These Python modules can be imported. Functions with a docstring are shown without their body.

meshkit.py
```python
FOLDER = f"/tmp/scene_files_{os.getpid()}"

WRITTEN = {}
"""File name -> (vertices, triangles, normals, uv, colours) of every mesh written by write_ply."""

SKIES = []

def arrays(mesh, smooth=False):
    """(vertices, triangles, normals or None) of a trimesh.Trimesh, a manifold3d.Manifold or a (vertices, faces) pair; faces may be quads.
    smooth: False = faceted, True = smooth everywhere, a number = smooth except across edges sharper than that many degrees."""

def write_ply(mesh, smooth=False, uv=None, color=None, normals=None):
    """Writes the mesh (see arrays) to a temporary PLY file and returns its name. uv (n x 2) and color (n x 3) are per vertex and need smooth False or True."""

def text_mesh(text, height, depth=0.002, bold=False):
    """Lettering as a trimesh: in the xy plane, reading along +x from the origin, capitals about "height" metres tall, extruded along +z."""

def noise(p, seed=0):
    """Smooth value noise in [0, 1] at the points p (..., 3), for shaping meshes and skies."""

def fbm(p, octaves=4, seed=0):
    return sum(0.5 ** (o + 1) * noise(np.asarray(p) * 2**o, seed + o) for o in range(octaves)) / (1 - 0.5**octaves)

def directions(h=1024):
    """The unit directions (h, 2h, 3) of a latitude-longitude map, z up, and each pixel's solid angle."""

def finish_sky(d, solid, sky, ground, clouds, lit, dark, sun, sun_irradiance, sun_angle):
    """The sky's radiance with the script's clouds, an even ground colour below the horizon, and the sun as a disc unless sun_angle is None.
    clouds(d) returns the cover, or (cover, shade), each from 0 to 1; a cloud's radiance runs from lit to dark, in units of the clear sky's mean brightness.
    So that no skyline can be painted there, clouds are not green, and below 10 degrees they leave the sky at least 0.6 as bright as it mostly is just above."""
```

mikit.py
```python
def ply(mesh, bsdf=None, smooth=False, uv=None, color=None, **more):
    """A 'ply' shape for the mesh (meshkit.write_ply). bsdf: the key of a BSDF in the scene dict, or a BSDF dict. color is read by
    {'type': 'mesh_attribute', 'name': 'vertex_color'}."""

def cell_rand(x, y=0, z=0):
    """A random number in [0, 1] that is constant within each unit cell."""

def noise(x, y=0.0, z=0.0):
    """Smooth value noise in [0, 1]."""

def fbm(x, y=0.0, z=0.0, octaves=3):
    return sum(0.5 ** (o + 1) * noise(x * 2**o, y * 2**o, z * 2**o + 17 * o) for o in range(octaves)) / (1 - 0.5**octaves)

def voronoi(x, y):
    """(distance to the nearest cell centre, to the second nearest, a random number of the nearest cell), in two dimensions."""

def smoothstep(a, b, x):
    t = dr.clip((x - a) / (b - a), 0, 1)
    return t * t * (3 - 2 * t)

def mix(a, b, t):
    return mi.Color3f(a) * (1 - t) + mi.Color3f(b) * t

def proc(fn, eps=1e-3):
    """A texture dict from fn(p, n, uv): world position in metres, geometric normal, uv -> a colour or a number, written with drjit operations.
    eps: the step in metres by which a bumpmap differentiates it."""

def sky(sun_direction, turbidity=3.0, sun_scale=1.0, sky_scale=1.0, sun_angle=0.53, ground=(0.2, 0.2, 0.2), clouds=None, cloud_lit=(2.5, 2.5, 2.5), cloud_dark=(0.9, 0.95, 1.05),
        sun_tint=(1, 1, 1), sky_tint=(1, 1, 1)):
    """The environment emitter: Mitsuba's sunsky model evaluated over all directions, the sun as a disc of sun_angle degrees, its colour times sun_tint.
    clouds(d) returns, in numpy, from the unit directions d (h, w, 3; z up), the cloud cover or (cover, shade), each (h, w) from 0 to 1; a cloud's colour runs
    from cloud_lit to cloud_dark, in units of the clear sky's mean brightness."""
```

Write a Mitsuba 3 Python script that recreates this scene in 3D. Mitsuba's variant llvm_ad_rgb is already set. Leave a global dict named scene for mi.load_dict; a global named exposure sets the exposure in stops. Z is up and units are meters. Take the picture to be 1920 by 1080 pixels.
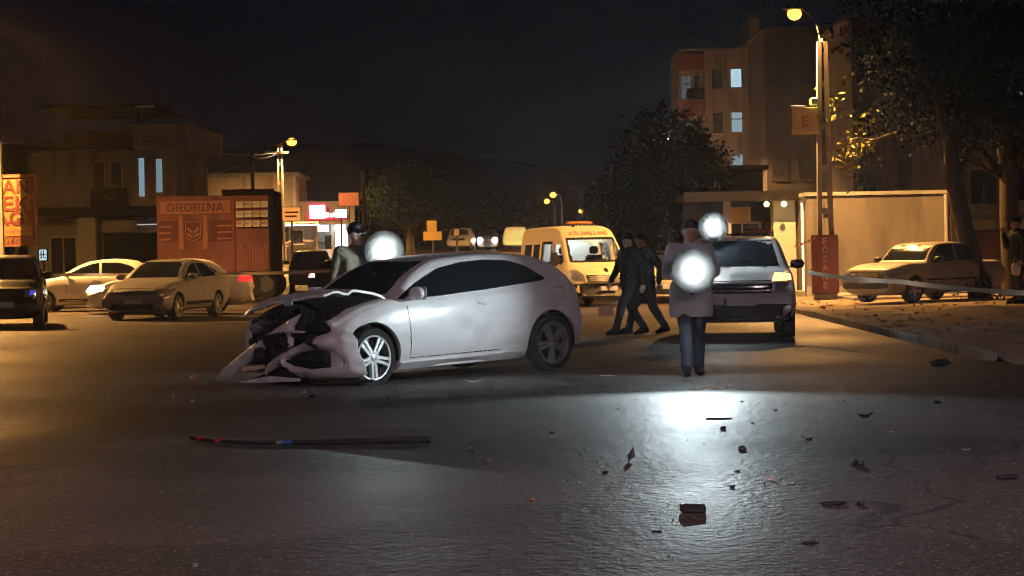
import math, random
import numpy as np, trimesh, manifold3d, drjit as dr, mitsuba as mi
import mikit, meshkit
from mikit import proc, fbm, noise, voronoi, cell_rand, smoothstep, mix
from scipy.interpolate import PchipInterpolator
from scipy.spatial import Delaunay
from shapely.geometry import Polygon, Point, LineString, box as sbox
from shapely import affinity
import shapely
T = mi.ScalarTransform4f
rnd = random.Random(7)
nr = np.random.RandomState(11)
scene, labels = {}, {}

# ------------------------------------------------------------------ camera, sky, exposure
FPX, ROLL, EYE = 3800.0, math.radians(1.1), 1.35
scene['camera'] = {'type': 'perspective', 'fov': 2 * math.degrees(math.atan(960 / FPX)), 'fov_axis': 'x',
    'to_world': T().look_at(origin=[0, 0, EYE], target=[0, 10, EYE], up=[math.sin(ROLL), 0, math.cos(ROLL)]),
    'principal_point_offset_y': (540 - 485) / 1080.0, 'near_clip': 0.5, 'far_clip': 4000.0,
    'medium': {'type': 'ref', 'id': 'haze_air'}}
SKY = dict(sun_scale=0.0, sky_scale=0.062, sky_tint=(0.75, 0.85, 1.25), ground=(0.02, 0.02, 0.02))
def night_cloud(d):
    up = np.clip(d[..., 2], 0, 1)
    n = meshkit.fbm(d * 3.0, 4, 3)
    return np.ones(d.shape[:2]), np.clip(0.25 + 0.5 * n + 0.4 * up, 0, 1)
scene['sky'] = {**mikit.sky([0.2, -0.5, 0.35], turbidity=3, clouds=night_cloud, cloud_lit=(0.45, 0.74, 1.75), cloud_dark=(0.20, 0.30, 0.75), **SKY), 'sampling_weight': 0.4}
exposure = 0.0
SODIUM = np.array([1.0, 0.465, 0.12])
LED = np.array([0.80, 0.96, 1.0])
LAMP_I = 620.0          # candela-like strength of one street lamp
TORCH_I = 48.0          # strength of one hand lamp
HAZE = 0.0008
scene['haze_air'] = {'type': 'homogeneous', 'albedo': {'type': 'rgb', 'value': [0.8, 0.8, 0.8]}, 'sigma_t': {'type': 'rgb', 'value': [HAZE] * 3},
                     'phase': {'type': 'hg', 'g': 0.9}}

# ------------------------------------------------------------------ helpers
def newkey(base):
    if base not in scene and base not in labels and base not in used: used.add(base); return base
    i = 1
    while f'{base}_{i:03d}' in used: i += 1
    k = f'{base}_{i:03d}'; used.add(k); return k
used = set(scene)
def thing(name, label, cat, group=None, kind=None):
    k = newkey(name); labels[k] = {'label': label}
    if cat: labels[k]['category'] = cat
    if group: labels[k]['group'] = group
    if kind: labels[k]['kind'] = kind
    return k
def put(k, mesh, bsdf, smooth=False, at=None, **more):
    d = mesh if isinstance(mesh, dict) else mikit.ply(mesh, bsdf, smooth=smooth, **more)
    d = dict(d)
    if at is not None: d['to_world'] = at
    scene[k] = d
    return k
def part(parent, name, mesh, bsdf=None, smooth=False, at=None, label=None, kind=None, **more):
    k = newkey(parent + '__' + name)
    if label or kind: labels[k] = {}
    if label: labels[k]['label'] = label
    if kind: labels[k]['kind'] = kind
    return put(k, mesh, bsdf, smooth, at, **more)
def struct(name, mesh, bsdf, smooth=False, label=None):
    k = newkey(name); labels[k] = {'kind': 'structure', 'label': label or name.replace('_', ' ')}
    return put(k, mesh, bsdf, smooth)
def cat(ms): return trimesh.util.concatenate([m for m in ms if m is not None])
def B(x0, x1, y0, y1, z0, z1, bev=0.0):
    if bev <= 0:
        m = trimesh.creation.box((x1 - x0, y1 - y0, z1 - z0)); m.apply_translation(((x0 + x1) / 2, (y0 + y1) / 2, (z0 + z1) / 2)); return m
    p = []
    for x, sx in ((x0, 1), (x1, -1)):
        for y, sy in ((y0, 1), (y1, -1)):
            for z, sz in ((z0, 1), (z1, -1)):
                p += [(x + sx * bev, y + sy * bev, z), (x + sx * bev, y, z + sz * bev), (x, y + sy * bev, z + sz * bev)]
    return trimesh.convex.convex_hull(np.array(p))
def frame_of(d):
    d = np.asarray(d, float); d = d / np.linalg.norm(d)
    a = np.cross(d, [0, 0, 1.0] if abs(d[2]) < 0.9 else [1.0, 0, 0]); a /= np.linalg.norm(a)
    return d, a, np.cross(d, a)
def tube(pts, rad, sides=10, caps=True):
    pts = np.asarray(pts, float); n = len(pts); rad = np.broadcast_to(rad, (n,))
    t = np.gradient(pts, axis=0); t /= np.linalg.norm(t, axis=1, keepdims=True) + 1e-12
    _, a, _ = frame_of(t[0]); V = []
    for i in range(n):
        a = a - t[i] * (a @ t[i]); a /= np.linalg.norm(a) + 1e-12; b = np.cross(t[i], a)
        for j in range(sides):
            w = 2 * math.pi * j / sides; V.append(pts[i] + rad[i] * (math.cos(w) * a + math.sin(w) * b))
    F = []
    for i in range(n - 1):
        for j in range(sides):
            p, q = i * sides + j, i * sides + (j + 1) % sides
            F += [(p, q, q + sides), (p, q + sides, p + sides)]
    if caps:
        V += [pts[0], pts[-1]]; c0, c1 = n * sides, n * sides + 1
        for j in range(sides):
            F += [(c0, (j + 1) % sides, j), (c1, (n - 1) * sides + j, (n - 1) * sides + (j + 1) % sides)]
    return trimesh.Trimesh(np.array(V), np.array(F), process=False)
def bar(p, q, w, h=None):
    p, q = np.asarray(p, float), np.asarray(q, float); d, a, b = frame_of(q - p); h = w if h is None else h
    c = [p + s * a * w / 2 + t * b * h / 2 for s, t in ((-1, -1), (1, -1), (1, 1), (-1, 1))] + [q + s * a * w / 2 + t * b * h / 2 for s, t in ((-1, -1), (1, -1), (1, 1), (-1, 1))]
    return trimesh.convex.convex_hull(np.array(c))
def lathe(prof, n=36, axis='z'):
    m = trimesh.creation.revolve(np.array(prof, float), sections=n)
    if axis == 'y': m.apply_transform(trimesh.transformations.rotation_matrix(-math.pi / 2, [1, 0, 0]))
    return m
def prism(poly, h):
    if not isinstance(poly, Polygon): poly = Polygon(poly)
    return trimesh.creation.extrude_polygon(poly, h, engine='earcut')
def vert_plane(m, o, ux, out=None):
    """Moves a mesh drawn in xy (thickness z) to stand upright: x runs along ux, y up, z outwards."""
    ux = np.asarray(ux, float); ux = ux / np.linalg.norm(ux); uz = np.array([0, 0, 1.0]); n = np.cross(ux, uz)
    M = np.eye(4); M[:3, 0], M[:3, 1], M[:3, 2], M[:3, 3] = ux, uz, n, o
    m = m.copy(); m.apply_transform(M); return m
def text_at(txt, h, o, ux, depth=0.01, bold=True, center=True, width=None):
    m = meshkit.text_mesh(txt, h, depth, bold); b = m.bounds
    if width: m.apply_scale([width / (b[1][0] - b[0][0]), 1, 1]); b = m.bounds
    m.apply_translation([-(b[0][0] + b[1][0]) / 2 if center else -b[0][0], 0, 0])
    return vert_plane(m, o, ux)
def to_man(m):
    return manifold3d.Manifold(manifold3d.Mesh(np.asarray(m.vertices, np.float32), np.asarray(m.faces, np.uint32)))
def from_man(M):
    q = M.to_mesh(); return trimesh.Trimesh(np.array(q.vert_properties[:, :3], float), np.array(q.tri_verts), process=False)
def tri2d(poly, res):
    """A Delaunay mesh (points, triangles) of a shapely polygon with edges about res long."""
    pts = []
    for ring in [poly.exterior, *poly.interiors]:
        L = ring.length; c = list(ring.coords)[:-1]
        for a, b in zip(c, c[1:] + c[:1]):
            n = max(1, int(math.hypot(b[0] - a[0], b[1] - a[1]) / res + .5))
            pts += [(a[0] + (b[0] - a[0]) * k / n, a[1] + (b[1] - a[1]) * k / n) for k in range(n)]
    nb = len(pts); x0, y0, x1, y1 = poly.bounds
    inner = poly.buffer(-res * .45)
    gx, gy = np.meshgrid(np.arange(x0 + res / 2, x1, res), np.arange(y0 + res / 2, y1, res)); g = np.c_[gx.ravel(), gy.ravel()]
    if len(g) and not inner.is_empty: g = g[shapely.contains_xy(inner, g[:, 0], g[:, 1])]
    P = np.vstack([np.array(pts), g]) if len(g) else np.array(pts)
    P = P + (np.arange(len(P))[:, None] % 7 - 3) * 1e-6
    t = Delaunay(P).simplices; c = P[t].mean(1)
    big = poly.buffer(1e-5); t = t[shapely.contains_xy(big, c[:, 0], c[:, 1])]
    a = np.cross(P[t[:, 1]] - P[t[:, 0]], P[t[:, 2]] - P[t[:, 0]])
    t = t[np.abs(a) > 1e-9]; a = a[np.abs(a) > 1e-9]
    t[a < 0] = t[a < 0][:, ::-1]
    return P, t
def rim_edges(t):
    e = np.vstack([t[:, [0, 1]], t[:, [1, 2]], t[:, [2, 0]]]); s = set(map(tuple, e)); return np.array([x for x in e if (x[1], x[0]) not in s])
def cast(mesh, o, d):
    """First hit depth along d (one axis direction) for each origin."""
    V, F = np.asarray(mesh.vertices), np.asarray(mesh.faces); ax = int(np.argmax(np.abs(d))); sg = np.sign(d[ax]); ij = [k for k in range(3) if k != ax]
    A, Bv, C = (V[F[:, k]] for k in range(3)); out = np.full(len(o), np.nan)
    a2, b2, c2 = A[:, ij], Bv[:, ij], C[:, ij]; lo = np.minimum(np.minimum(a2, b2), c2); hi = np.maximum(np.maximum(a2, b2), c2)
    den = (b2[:, 0] - a2[:, 0]) * (c2[:, 1] - a2[:, 1]) - (c2[:, 0] - a2[:, 0]) * (b2[:, 1] - a2[:, 1])
    for i, p in enumerate(o):
        q = p[ij]; k = np.nonzero((lo[:, 0] <= q[0]) & (hi[:, 0] >= q[0]) & (lo[:, 1] <= q[1]) & (hi[:, 1] >= q[1]) & (np.abs(den) > 1e-12))[0]
        if not len(k): continue
        w1 = ((q[0] - a2[k, 0]) * (c2[k, 1] - a2[k, 1]) - (c2[k, 0] - a2[k, 0]) * (q[1] - a2[k, 1])) / den[k]
        w2 = ((b2[k, 0] - a2[k, 0]) * (q[1] - a2[k, 1]) - (q[0] - a2[k, 0]) * (b2[k, 1] - a2[k, 1])) / den[k]
        ok = (w1 >= -1e-6) & (w2 >= -1e-6) & (w1 + w2 <= 1 + 1e-6)
        if ok.any():
            z = (A[k, ax] * (1 - w1 - w2) + Bv[k, ax] * w1 + C[k, ax] * w2)[ok]; out[i] = z.min() if sg > 0 else z.max()
    return out
VIEWS = {'left': ((0, 2), 1, 1), 'right': ((0, 2), 1, -1), 'front': ((1, 2), 0, 1), 'rear': ((1, 2), 0, -1), 'top': ((0, 1), 2, 1)}
def patch(mesh, poly, view, off=0.004, thick=0.012, res=0.07):
    """A thin shell that follows the surface of a body: drawn as a 2-D outline seen from one side and pressed onto the mesh."""
    if not isinstance(poly, Polygon): poly = Polygon(poly)
    if not poly.is_valid: poly = poly.buffer(0)
    (i, j), k, sg = VIEWS[view]; P, t = tri2d(poly, res)
    o = np.zeros((len(P), 3)); o[:, i], o[:, j] = P[:, 0], P[:, 1]; d = np.zeros(3); d[k] = -sg; h = cast(mesh, o, d)
    bad = np.isnan(h)
    if bad.all(): return None
    if bad.any():
        from scipy.spatial import cKDTree
        h[bad] = h[~bad][cKDTree(P[~bad]).query(P[bad])[1]]
    o[:, k] = h; n = trimesh.Trimesh(o, t, process=False).vertex_normals * 1.0
    flip = n[:, k] * sg < 0; n[flip] *= -1
    if (k == 1) == (sg > 0): t = t[:, ::-1]
    top, bot = o + n * off, o - n * thick; e = rim_edges(t); N = len(P)
    side = np.vstack([np.c_[e[:, 0], e[:, 0] + N, e[:, 1] + N], np.c_[e[:, 0], e[:, 1] + N, e[:, 1]]])
    m = trimesh.Trimesh(np.vstack([top, bot]), np.vstack([t, side]), process=False); return m
def puff(poly, th, res=0.05, edge=0.08):
    """A cushion-edged sheet in the xy plane, bulging along +z."""
    if not isinstance(poly, Polygon): poly = Polygon(poly)
    P, t = tri2d(poly, res); bd = shapely.distance(shapely.points(P), poly.boundary)
    z = th * np.sqrt(np.clip(1 - (1 - np.clip(bd / edge, 0, 1)) ** 2, 0, 1)); N = len(P)
    e = rim_edges(t); side = np.vstack([np.c_[e[:, 0], e[:, 0] + N, e[:, 1] + N], np.c_[e[:, 0], e[:, 1] + N, e[:, 1]]])
    return trimesh.Trimesh(np.vstack([np.c_[P, z], np.c_[P, z * 0 - 0.02]]), np.vstack([t, t[:, ::-1] + N, side]), process=False)
def seam(pts, w=0.007): return LineString(pts).buffer(w / 2, cap_style=2)
def tf(x, y, z, yaw=0, pitch=0, roll=0):
    return T().translate([x, y, z]).rotate([0, 0, 1], yaw).rotate([0, 1, 0], pitch).rotate([1, 0, 0], roll)

# ------------------------------------------------------------------ ground height
def sstep(a, b, x): t = np.clip((np.asarray(x, float) - a) / (b - a), 0, 1); return t * t * (3 - 2 * t)
def kerb_x(y): return 5.72 + 0.028 * (np.asarray(y, float) - 24) + 0.00008 * (np.asarray(y, float) - 24) ** 2
def zhill(y): return 1.9 * sstep(70, 150, y) + .006 * np.clip(y - 130, 0, None)
def zroad(x, y):
    x, y = np.asarray(x, float), np.asarray(y, float)
    return 0.13 * sstep(-4, -12, x) * sstep(28, 42, y) + zhill(y)
def zlot(x, y):
    x, y = np.asarray(x, float), np.asarray(y, float); k = np.clip(x - kerb_x(y), 0, 6)
    return 0.12 * sstep(23.6, 26, y) + 0.07 * sstep(0.2, 3.5, k) * sstep(24, 36, y) + 0.06 * sstep(0, 2, k) * (meshkit.fbm(np.stack([x * .7, y * .7, x * 0], -1), 3, 5) - .5) + zhill(y)
def zg(x, y): return float(zlot(x, y) if (x > kerb_x(y) and y > 24) else zroad(x, y))

# ------------------------------------------------------------------ materials
def rgb(*c): return {'type': 'rgb', 'value': list(c)}
def mat(name, base, rough=0.6, metal=0.0, two=True, **kw):
    b = {'type': 'principled', 'base_color': base if isinstance(base, dict) else rgb(*base), 'roughness': rough if isinstance(rough, dict) else float(rough), 'metallic': float(metal), **kw}
    scene[name] = {'type': 'twosided', 'bsdf': b} if two else b
    used.add(name); return name
def bumped(name, base, rough, fn, scale, eps=0.002, **kw):
    scene[name] = {'type': 'twosided', 'bsdf': {'type': 'bumpmap', 'arbitrary': proc(fn, eps), 'scale': scale, 'bsdf': {'type': 'principled', 'base_color': base, 'roughness': rough, **kw}}}
    used.add(name); return name
def asphalt_c(p, n, uv):
    big = fbm(p.x * .45, p.y * .28, 3.0, 4); grain = noise(p.x * 60, p.y * 60, 1.0); patchy = smoothstep(.5, .53, fbm(p.x * .22 + 9, p.y * .14, 1.0, 3))
    a, b, r = voronoi(p.x * 1.1 + 1.6 * fbm(p.x * .8, p.y * .8, 2.0, 3), p.y * .55 + 1.6 * fbm(p.x * .8 + 5, p.y * .8, 7.0, 3))
    crack = smoothstep(.05, .01, b - a) * smoothstep(.38, .5, fbm(p.x * .3 + 4, p.y * .3, 5.0, 2))
    stone = smoothstep(.82, .95, cell_rand(dr.floor(p.x * 55), dr.floor(p.y * 55), 1.0))
    v = .026 + .040 * big * (.55 + .75 * patchy) + .03 * (grain - .5) * .8 + .10 * stone * grain
    dust = smoothstep(.45, .75, fbm(p.x * .35 + 31, p.y * .2, 9.0, 4))
    e = p.x * .35 - p.y * .94; q = p.x * .94 + p.y * .35; w = .9 * (fbm(p.x * .9, p.y * .9, 6.0, 4) - .5)            # unlit band before the wreck, its shade painted into the colour
    shade_band = smoothstep(.62, .38, dr.sqrt(dr.square((p.x + 2.3) / 2.6) + dr.square((p.y - 17.6) / 2.6)) * .55 + w) + .8 * smoothstep(.62, .38, dr.sqrt(dr.square((p.x + .6) / 3.6) + dr.square((p.y - 14.2) / 1.1)) * .55 + w)
    return mix(mi.Color3f(v * 1.12, v * .98, v * .90), (.135, .105, .085), dust * .5) * (1 - .55 * crack) * (1 - .5 * dr.minimum(shade_band, 1))
def asphalt_r(p, n, uv):
    return mi.Float(.44 + .26 * fbm(p.x * .6 + 3, p.y * .35, 2.0, 3))
def asphalt_b(p, n, uv):
    return .75 * noise(p.x * 26, p.y * 22, 1.0) + .45 * noise(p.x * 75, p.y * 55, 4.0)
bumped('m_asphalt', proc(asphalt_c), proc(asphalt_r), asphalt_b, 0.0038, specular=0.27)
def dirt_c(p, n, uv):
    a = fbm(p.x * .8, p.y * .5, 1.0, 5); b = fbm(p.x * 9, p.y * 9, 4.0, 3); dk = smoothstep(.5, .7, fbm(p.x * .5 + 20, p.y * .35, 2.0, 4))
    return mix(mix((.20, .155, .11), (.44, .35, .25), a * .7 + b * .4), (.06, .05, .035), dk * .55)
bumped('m_dirt', proc(dirt_c), 0.95, lambda p, n, uv: fbm(p.x * 6, p.y * 6, 1.0, 4), 0.05, specular=0.2)
def concrete_c(p, n, uv):
    a = fbm(p.x * 2.5, p.y * 2.5, p.z * 2.5, 4); st = fbm(p.x * 7, p.y * 7, p.z * .7, 3)
    return mix((.20, .19, .175), (.37, .35, .32), a) * (.7 + .5 * st)
mat('m_concrete', proc(concrete_c), .9)
def plaster(c0, c1):
    def f(p, n, uv):
        a = fbm(p.x * .6, p.y * .6, p.z * .5, 4); st = smoothstep(.45, .75, fbm(p.x * 3.2, p.y * 3.2, p.z * .35, 3))
        return mix(c0, c1, a) * (1 - .35 * st)
    return f
mat('m_plaster', proc(plaster((.50, .45, .38), (.38, .34, .29))), .9)
mat('m_plaster_grey', proc(plaster((.43, .42, .40), (.30, .295, .28))), .9)
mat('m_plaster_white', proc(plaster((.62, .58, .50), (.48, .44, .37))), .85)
mat('m_plaster_warm', proc(plaster((.20, .18, .16), (.145, .13, .115))), .9); mat('m_unlit_wall', (.022, .021, .021), .9); mat('m_red_letter', (.55, .36, .32), .7)  # near-black wall colour: the missing lamplight is painted in
mat('m_redbrown', proc(plaster((.30, .12, .08), (.22, .09, .06))), .85)
mat('m_bark', proc(lambda p, n, uv: mix((.03, .024, .018), (.075, .055, .04), fbm(p.x * 14, p.y * 14, p.z * 3, 3))), .95)
mat('m_leaf', (.013, .024, .016), .85, specular=.1); mat('m_leaf_dark', (.012, .018, .012), .9, specular=.08); mat('m_leaf_lit', (.19, .18, .045), .6)  # last leaf is a lit copy, lamplight put into its colour
mat('m_hill', proc(lambda p, n, uv: mix((.012, .014, .014), (.022, .025, .02), fbm(p.x * .05, p.y * .05, p.z * .1, 4))), 1.0)
mat('m_dark', (.010, .010, .011), .8, specular=.12); mat('m_black_plastic', (.02, .02, .022), .45); mat('m_rubber', (.018, .018, .018), .8)
mat('m_glass_dark', (.008, .010, .013), .06, specular=.7); mat('m_glass_night', (.02, .024, .03), .08, specular=.7)
def car_dirt(c, amt):
    def f(p, n, uv):
        return mi.Color3f(*c) * (1 - amt * smoothstep(.45, .8, fbm(p.x * 5, p.y * 5, p.z * 6, 4)) - amt * smoothstep(.55, .2, p.z) * fbm(p.x * 9, p.y * 9, p.z * 9, 3))
    return f
def paint(name, c, rough=.38, amt=.0, coat=.8): return mat(name, proc(car_dirt(c, amt)) if amt else c, rough, clearcoat=coat, clearcoat_gloss=.96, specular=.5)
paint('m_paint_hero', (.76, .75, .76), .30, .13, 1.0)
paint('m_paint_white', (.72, .71, .68), .4); paint('m_paint_silver', (.30, .29, .28), .32); paint('m_paint_navy', (.008, .009, .02), .3)
paint('m_paint_van', (.80, .69, .44), .42); paint('m_paint_grey', (.12, .12, .125), .35); paint('m_paint_old', (.36, .33, .28), .5); paint('m_paint_suv', (.66, .66, .67), .35)
mat('m_alloy', (.85, .85, .86), .3, .85); mat('m_steel', (.42, .42, .43), .4, 1.0); mat('m_steel_dark', (.10, .10, .105), .5, 1.0); mat('m_chrome', (.8, .8, .8), .12, 1.0)
mat('m_lens', (.5, .5, .52), .08, .6, clearcoat=1.0); mat('m_red_lens', (.35, .01, .012), .15, clearcoat=1.0); mat('m_amber_lens', (.55, .20, .02), .2, clearcoat=1.0)
mat('m_plate', (.62, .63, .66), .45); mat('m_white', (.75, .75, .74), .6); mat('m_ink', (.02, .02, .025), .7); mat('m_blue', (.03, .10, .42), .4); mat('m_pale_blue', (.30, .62, .78), .5)
mat('m_red', proc(plaster((.42, .035, .025), (.30, .03, .022))), .6); mat('m_board_red', proc(plaster((.14, .020, .015), (.09, .014, .011))), .8); mat('m_board_yellow', proc(plaster((.25, .18, .05), (.18, .13, .04))), .8); mat('m_red_faded', proc(plaster((.27, .10, .09), (.19, .07, .065))), .8); mat('m_red_deep', (.13, .04, .035), .8); mat('m_red_pale', (.37, .17, .15), .8)
mat('m_yellow', (.72, .50, .12), .7); mat('m_cream', (.70, .58, .42), .7); mat('m_skin', (.42, .26, .19), .6)
mat('m_cloth_navy', (.012, .015, .024), .9); mat('m_cloth_black', (.010, .010, .012), .9); mat('m_cloth_grey', (.42, .46, .52), .9); mat('m_jeans', (.028, .034, .05), .9); mat('m_hair', (.015, .012, .010), .7); mat('m_cloth_tan', (.10, .085, .06), .9)
def tape_c(p, n, uv):
    return mi.Color3f(dr.select(dr.fma(uv.x, 1, 0) - dr.floor(uv.x) < .5, mi.Color3f(.75, .76, .70), mi.Color3f(.60, .10, .07)))
mat('m_tape_striped', proc(tape_c), .5); mat('m_tape_pale', (.66, .72, .58), .45); mat('m_tape_green', (.05, .40, .26), .5)
def emit(c, w=1.0): return {'type': 'area', 'radiance': rgb(*[float(x) for x in c]), 'sampling_weight': float(w) * (1 if w >= 1 else .3)}
# ------------------------------------------------------------------ the setting: ground, terrain, kerb
def sheet(xs, ys, fz, keep=None):
    X, Y = np.meshgrid(xs, ys, indexing='ij'); Z = fz(X, Y); V = np.c_[X.ravel(), Y.ravel(), Z.ravel()]; n = len(ys)
    i, j = np.meshgrid(np.arange(len(xs) - 1), np.arange(n - 1), indexing='ij'); a = (i * n + j).ravel()
    F = np.vstack([np.c_[a, a + n, a + n + 1], np.c_[a, a + n + 1, a + 1]])
    return V, F
xs = np.unique(np.r_[np.linspace(-400, -40, 16), np.linspace(-40, -5, 36), np.r_[-5:-4:15j], np.arange(-4, 5, .024), np.r_[5:6:15j], np.linspace(6, 40, 35), np.linspace(40, 400, 16)])
ys = np.unique(np.r_[np.linspace(-60, 5, 14), np.linspace(5, 7.4, 4), np.arange(7.4, 18, .026), np.linspace(18, 22, 70), np.linspace(22, 80, 60), np.linspace(80, 160, 33), np.linspace(160, 900, 30)])
V, F = sheet(xs, ys, zroad)
q = np.c_[V[:, :2], V[:, 0] * 0]; near = sstep(-5, -4, V[:, 0]) * sstep(6, 5, V[:, 0]) * sstep(7.4, 8, V[:, 1]) * sstep(22, 19, V[:, 1])      # the coarse grit of the asphalt
worn = sstep(.35, .6, meshkit.fbm(q * [.9, .6, 0], 3, 8)); V[:, 2] += near * (.0045 * (np.clip(meshkit.noise(q * 15, 3), .35, .7) - .5) + .007 * (np.clip(meshkit.noise(q * 30, 4), .4, .9) - .5)) * (.15 + .45 * worn) + near * .006 * (meshkit.fbm(q * 1.1, 2, 6) - .5)
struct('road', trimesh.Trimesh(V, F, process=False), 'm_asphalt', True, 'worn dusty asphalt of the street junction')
# raised dirt pavement on the right behind the kerb
us = np.unique(np.r_[np.linspace(0.14, 8, 40), np.linspace(8, 60, 14)]); ys = np.unique(np.r_[np.linspace(23.7, 60, 91), np.linspace(60, 170, 40)])
U, Y = np.meshgrid(us, ys, indexing='ij'); X = U + kerb_x(Y); Z = zlot(X, Y)
n = len(ys); i, j = np.meshgrid(np.arange(len(us) - 1), np.arange(n - 1), indexing='ij'); a = (i * n + j).ravel()
struct('dirt_pavement', trimesh.Trimesh(np.c_[X.ravel(), Y.ravel(), Z.ravel()], np.vstack([np.c_[a, a + n, a + n + 1], np.c_[a, a + n + 1, a + 1]]), process=False), 'm_dirt', True, 'raised bare dirt pavement to the right of the road')
# kerb stones
kb = thing('kerb', 'low dusty concrete kerb along the right edge of the road', 'kerb')
y = 24.6
while y < 62:
    L = .92 + rnd.random() * .06; x0, x1 = float(kerb_x(y)), float(kerb_x(y + L))
    m = B(-.01, .15, 0, L, -.2, .125 + rnd.uniform(-.015, .012), .018)
    m.apply_transform(trimesh.transformations.rotation_matrix(-math.atan2(x1 - x0, L) + rnd.uniform(-.015, .015), [0, 0, 1])); m.apply_translation([x0 + rnd.uniform(-.012, .012), y, float(zroad(x0, y))])
    part(kb, 'stone', m, 'm_concrete', label='pale chipped end stone of the kerb' if y < 24.7 else None); y += L + .02
# grey concrete apron in front of the pharmacy
m = B(8.35, 13.2, 49.6, 55.8, .02, .245, .02); struct('concrete_apron', m, 'm_concrete', label='pale concrete apron in front of the low white building')
# distant hill behind everything
xs = np.linspace(-420, 420, 85); ys = np.linspace(300, 800, 40)
hz = lambda X, Y: zroad(X, Y) - 2 + 46 * sstep(330, 780, Y) * (.55 + .9 * meshkit.fbm(np.stack([X * .008, Y * .008, X * 0], -1), 4, 2)) * (.6 + .4 * sstep(80, -60, X))
V, F = sheet(xs, ys, hz); struct('hill', trimesh.Trimesh(V, F, process=False), 'm_hill', True, 'dark hill far behind the street')

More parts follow.
